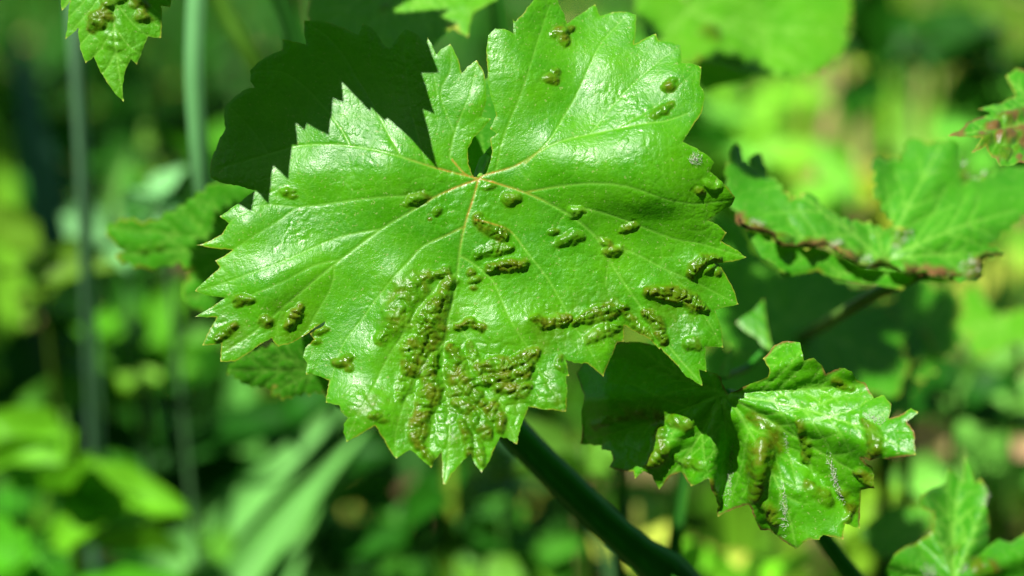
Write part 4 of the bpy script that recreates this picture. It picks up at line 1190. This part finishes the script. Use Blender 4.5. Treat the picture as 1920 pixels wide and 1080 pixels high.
# dry and yellow stalks at the upper right
for k, (lab, pts, w, t) in enumerate([
    ('dry pinkish straw standing right of the large leaf', [(1520,520,1.3),(1540,300,1.3),(1560,180,1.3),(1575,60,1.3)], 34, STRAW),
    ('yellow-green blade leaning left beside the dry straw', [(1690,460,1.35),(1660,280,1.35),(1620,170,1.35),(1570,60,1.35)], 44, YEL),
    ('lime upright blade above the boat-shaped leaf', [(1650,420,1.25),(1655,240,1.25),(1660,130,1.25),(1662,40,1.25)], 46, LIME),
    ('second lime upright blade above the boat-shaped leaf, taller one', [(1735,420,1.3),(1740,250,1.3),(1745,150,1.3),(1755,-20,1.3)], 40, (.2,.40,.04)),
    ('straw-yellow upright stalk near the top right corner', [(1735,300,1.6),(1740,120,1.6),(1745,0,1.6),(1760,-120,1.6)], 40, (.40,.40,.13)),
    ('lime blade low on the right of the large leaf', [(1430,480,1.1),(1425,330,1.1),(1440,220,1.1),(1460,120,1.1)], 60, LIME),
    ('second pinkish straw, thinner, beside the yellow blade', [(1600,480,1.5),(1610,300,1.5),(1600,150,1.5),(1590,0,1.5)], 22, STRAW),
    ('bright green broad blade right of the upper lobe', [(1390,460,1.2),(1380,300,1.2),(1370,200,1.2),(1350,90,1.2)], 70, (.14,.42,.03)),
    ('pale lime blade low beside the tall dry straw', [(1500,520,1.1),(1495,330,1.1),(1500,230,1.1),(1515,120,1.1)], 42, (.24,.46,.03)),
    ('pale green blade between the yellow blade and lime blade', [(1690,420,1.15),(1700,260,1.15),(1695,180,1.15),(1700,90,1.15)], 36, (.18,.44,.05)),
    ('straw-coloured blade leaning right at the upper right', [(1780,420,1.2),(1800,260,1.2),(1815,170,1.2),(1835,60,1.2)], 30, (.36,.40,.10)),
    ('lime blade close to the big notch of the large leaf', [(1345,380,1.0),(1350,250,1.0),(1345,180,1.0),(1330,100,1.0)], 50, (.18,.46,.02)),
    ('dry straw low at the right above the corner leaf', [(1790,980,1.2),(1775,800,1.2),(1790,700,1.2),(1800,600,1.2)], 30, STRAW),
]):
    blade('grass_plant', lab, pts, w, t, cat='grass blade')

# leafy weeds
for k, (lab, px, py, d, n, lp, t, wr) in enumerate([
    ('lime-yellow weed at the left edge half way up', 70, 450, .78, 5, 150, (0.096,0.216,0.012), .6),
    ('big lime weed low at the left edge', 120, 770, .72, 6, 250, (0.102,0.340,0.009), .65),
    ('bright green weed in the lower left corner', 60, 1060, .70, 7, 240, (0.068,0.340,0.010), .6),
    ('dull green weed under the big lime weed', 40, 905, .9, 7, 180, (0.025,0.153,0.005), .6),
    ('green weed left of the grey stalk in the middle left', 60, 560, .95, 7, 200, (0.054,0.228,0.006), .6),
    ('mid green weed below the sunlit lobe at left', 235, 570, .9, 7, 190, (0.060,0.240,0.007), .65),
    ('small lime weed in the dark gap at lower left', 268, 690, .85, 3, 60, LIME, .8),
    ('mid green weed low at the left of the slanting blades', 270, 970, .85, 5, 130, (0.036,0.180,0.007), .6),
    ('green weed at the bottom left of the slanting blades', 380, 965, .8, 4, 130, (0.072,0.240,0.018), .7),
    ('lime round-leaved weed under the hanging leaf tip', 285, 230, 1.0, 4, 80, (0.096,0.240,0.018), .8),
    ('pale weed left of the shaded leaf lobe', 225, 385, .82, 4, 110, GLAUC, .8),
    ('pale weed touching the shaded leaf at left', 305, 370, .75, 4, 100, GLAUC, .8),
    ('mid green weed below the tip of the large leaf', 700, 920, .85, 6, 170, (0.039,0.182,0.011), .6),
    ('mottled green weed between the tip and the thick stem', 940, 950, .8, 7, 150, (0.044,0.198,0.011), .6),
    ('lime weed at the bottom below the tip', 900, 1070, .74, 6, 160, (0.077,0.242,0.007), .6),
    ('pale green weed right of the thick stem', 1090, 830, .68, 5, 170, (0.088,0.242,0.017), .6),
    ('lime-yellow weed in the gap right of the thick stem', 1195, 945, .8, 4, 110, YEL, .7),
    ('bright green weed under the crumpled leaf', 1420, 1040, .7, 6, 200, (0.130,0.440,0.012), .6),
    ('yellow-green weed at the bottom right of the thick stem', 1300, 1010, .78, 5, 110, YEL, .6),
    ('soft green weed at the right edge below the boat-shaped leaf', 1840, 760, .95, 7, 180, (0.140,0.400,0.050), .7),
    ('pale green weed above the corner leaf', 1900, 650, .85, 6, 150, (0.120,0.330,0.040), .6),
    ('bright green weed left of the corner leaf', 1640, 940, .78, 4, 120, (0.200,0.420,0.020), .7),
    ('lime weed right of the big notch of the large leaf', 1400, 210, 1.0, 8, 180, (0.150,0.420,0.020), .5),
    ('green weed behind the boat-shaped leaf', 1590, 350, .9, 8, 150, (0.140,0.440,0.030), .5),
    ('yellow weed above the boat-shaped leaf', 1650, 300, 1.1, 6, 130, (0.360,0.480,0.030), .5),
    ('green weed at the upper right edge', 1850, 170, 1.1, 8, 150, (0.100,0.380,0.030), .5),
    ('soft green weed along the top edge right of the large leaf', 1250, 30, .95, 6, 200, (0.130,0.420,0.040), .6),
    ('weed tinted dark for shade, below the soft sunlit leaf at the right edge', 1790, 690, .80, 7, 130, (.010,.08,.003), .7),  # near-black tint puts the shaded band into the plant colour
    ('bush tinted dark for shade, in the top right corner', 1885, 50, 1.1, 9, 190, (.010,.07,.003), .7),  # corner shade is in the dark tint, here and in the next weed
    ('weed tinted dark for shade, at the top edge left of the straw-yellow stalk', 1655, 40, 1.15, 8, 170, (.012,.085,.003), .7),
    ('low weed tinted dark for shade, in the gap at the left edge', 90, 650, .92, 7, 190, (.010,.08,.003), .7),  # these dark tints carry the shade of the gaps, down to the bottom left
    ('weed tinted dark for shade, below the small leaf at lower left', 560, 770, .85, 7, 170, (.010,.08,.003), .7),
    ('weed tinted dark for shade, in the gap between big lime weed and slanting blades', 320, 850, .88, 8, 190, (.010,.08,.003), .6),
    ('weed tinted dark for shade, under the tip of the large leaf', 790, 950, .8, 7, 150, (.012,.085,.003), .6),
    ('weed tinted dark for shade, at the bottom left of the slanting blades', 215, 1060, .8, 6, 150, (.010,.08,.003), .6),
    ('soft green weed between the tall pale stalk and the shaded lobe', 440, 200, .95, 6, 150, (.07,.30,.01), .6),
    ('deep green weed at the top left corner', 60, 150, 1.2, 6, 180, DEEP, .6),
    ('soft green weed behind the pale stalk at upper left', 300, 120, 1.2, 6, 170, (0.036,0.168,0.006), .6),
    ('dull green weed at the bottom middle', 1010, 1060, .85, 6, 140, (0.033,0.165,0.008), .6),
    ('broad lime weed low behind the right tip of the large leaf', 1480, 250, 1.2, 8, 170, (0.170,0.430,0.025), .5),
    ('bright green weed at the top right of the middle', 1560, 30, 1.3, 7, 170, (0.140,0.420,0.020), .5),
]):
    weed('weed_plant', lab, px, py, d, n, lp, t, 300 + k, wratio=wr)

# dry fallen leaves on the ground, lower right
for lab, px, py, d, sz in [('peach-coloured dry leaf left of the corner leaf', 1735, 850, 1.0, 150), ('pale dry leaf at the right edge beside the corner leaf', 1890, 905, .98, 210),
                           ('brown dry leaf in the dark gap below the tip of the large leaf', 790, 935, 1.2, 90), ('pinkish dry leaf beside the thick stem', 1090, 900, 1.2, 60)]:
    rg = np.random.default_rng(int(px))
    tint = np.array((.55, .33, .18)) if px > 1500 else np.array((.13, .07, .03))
    c = at(px, py, d); L = sz * KPX * d
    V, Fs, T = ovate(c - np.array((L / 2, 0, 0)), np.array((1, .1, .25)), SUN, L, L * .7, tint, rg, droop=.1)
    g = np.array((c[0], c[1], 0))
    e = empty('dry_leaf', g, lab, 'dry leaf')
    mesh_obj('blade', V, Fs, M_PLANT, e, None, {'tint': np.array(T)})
    tube('stalk', [g, g * .5 + c * .5 + np.array((.005, 0, 0)), c], [.002, .0018, .0015], M_STEM, (.2, .14, .06), e, 6)


def ground_cover(n):
    """the mass of grass and small weeds that covers the ground behind the vine"""
    rg = np.random.default_rng(5)
    VV = []; FF = []; TT = []
    k = 0
    while k < n:
        d = 0.95 + 5.8 * rg.random() ** 1.6
        px = rg.uniform(-250, 2170) if rg.random() < .72 else rg.uniform(-2300, 4200)
        p = at(px, 540, d); gx, gy = p[0], p[1] + rg.uniform(-.1, .1)
        hgt = rg.uniform(.12, .42) * (1 if d > 1.3 else .75)
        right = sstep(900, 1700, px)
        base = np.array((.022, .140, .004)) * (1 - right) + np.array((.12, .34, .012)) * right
        if rg.random() < .05 + .1 * right:
            base = np.array(YEL) * rg.uniform(.6, 1)
        elif rg.random() < .08 * right + .02:
            base = np.array(STRAW) * rg.uniform(.5, 1)
        elif rg.random() < .25:
            base = np.array((.07, .25, .04)) * rg.uniform(.4, .9)
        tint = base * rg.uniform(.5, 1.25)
        a = rg.uniform(0, 6.28); lean = rg.uniform(.05, .5)
        w = rg.uniform(.006, .022)
        up = np.array((math.cos(a) * lean, math.sin(a) * lean, 1.0))
        side = np.array((-math.sin(a + rg.normal() * .6), math.cos(a), 0)); side[:2] += rg.normal(size=2) * .5; side /= np.linalg.norm(side)
        b = np.array((gx, gy, -.02)); i0 = len(VV)
        for j, f in enumerate((0, .35, .7, 1)):
            c = b + up * hgt * f + np.array((math.cos(a), math.sin(a), -.5)) * lean * hgt * f * f
            ww = w * (.6, 1, .8, .08)[j]
            VV += [c - side * ww / 2, c + np.array((0, -.15, .1)) * ww, c + side * ww / 2]
            TT += [tint, tint * 1.15, tint]
        for j in range(3):
            for q in range(2):
                s = i0 + j * 3 + q
                FF.append((s, s + 1, s + 4, s + 3))
        if rg.random() < .55:                                     # a broad leaf on the same spot
            c = b + up * hgt * rg.uniform(.3, .95)
            L = rg.uniform(.035, .085)
            V, Fs, T = ovate(c, np.array((math.cos(a * 3), math.sin(a * 3) - .2, rg.uniform(-.1, .7))), SUN + rg.normal(size=3) * .4, L, L * rg.uniform(.4, .7), tint * rg.uniform(.8, 1.3), rg, n=3)
            i0 = len(VV); VV += V; TT += T; FF += [tuple(i0 + q for q in f) for f in Fs]
        k += 1
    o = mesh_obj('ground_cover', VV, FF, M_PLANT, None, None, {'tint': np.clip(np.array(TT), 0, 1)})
    tag(o, 'mass of blurred grass and small weeds covering the ground behind the vine', 'ground cover', None, 'stuff')


ground_cover(10000)


def sky_blocker():  # foliage added out of view to cut the sky fill and deepen shadows
    """unseen wall of foliage added behind the camera to block sky light"""
    rg = np.random.default_rng(15)
    VV = []; FF = []; TT = []
    for k in range(5200):
        c = np.array((rg.uniform(-5.5, 5.5), -1.95 + rg.uniform(-.35, .35), rg.uniform(.2, 3.15)))
        L = rg.uniform(.18, .30); a = rg.uniform(0, 6.28)
        tint = np.array((.030, .15, .004)) * rg.uniform(.6, 1.3)
        V, Fs, T = ovate(c, np.array((math.cos(a), .4 + .3 * rg.normal(), -.4 + .5 * math.sin(a))), SUN + rg.normal(size=3) * .6, L, L * .8, tint, rg, n=3)
        i0 = len(VV); VV += V; TT += T; FF += [tuple(i0 + q for q in f) for f in Fs]
    o = mesh_obj('sky_blocker', VV, FF, M_PLANT, None, None, {'tint': np.clip(np.array(TT), 0, 1)})
    tag(o, 'added unseen foliage screen behind the camera, blocking sky light', 'trees', None, 'stuff')


sky_blocker()
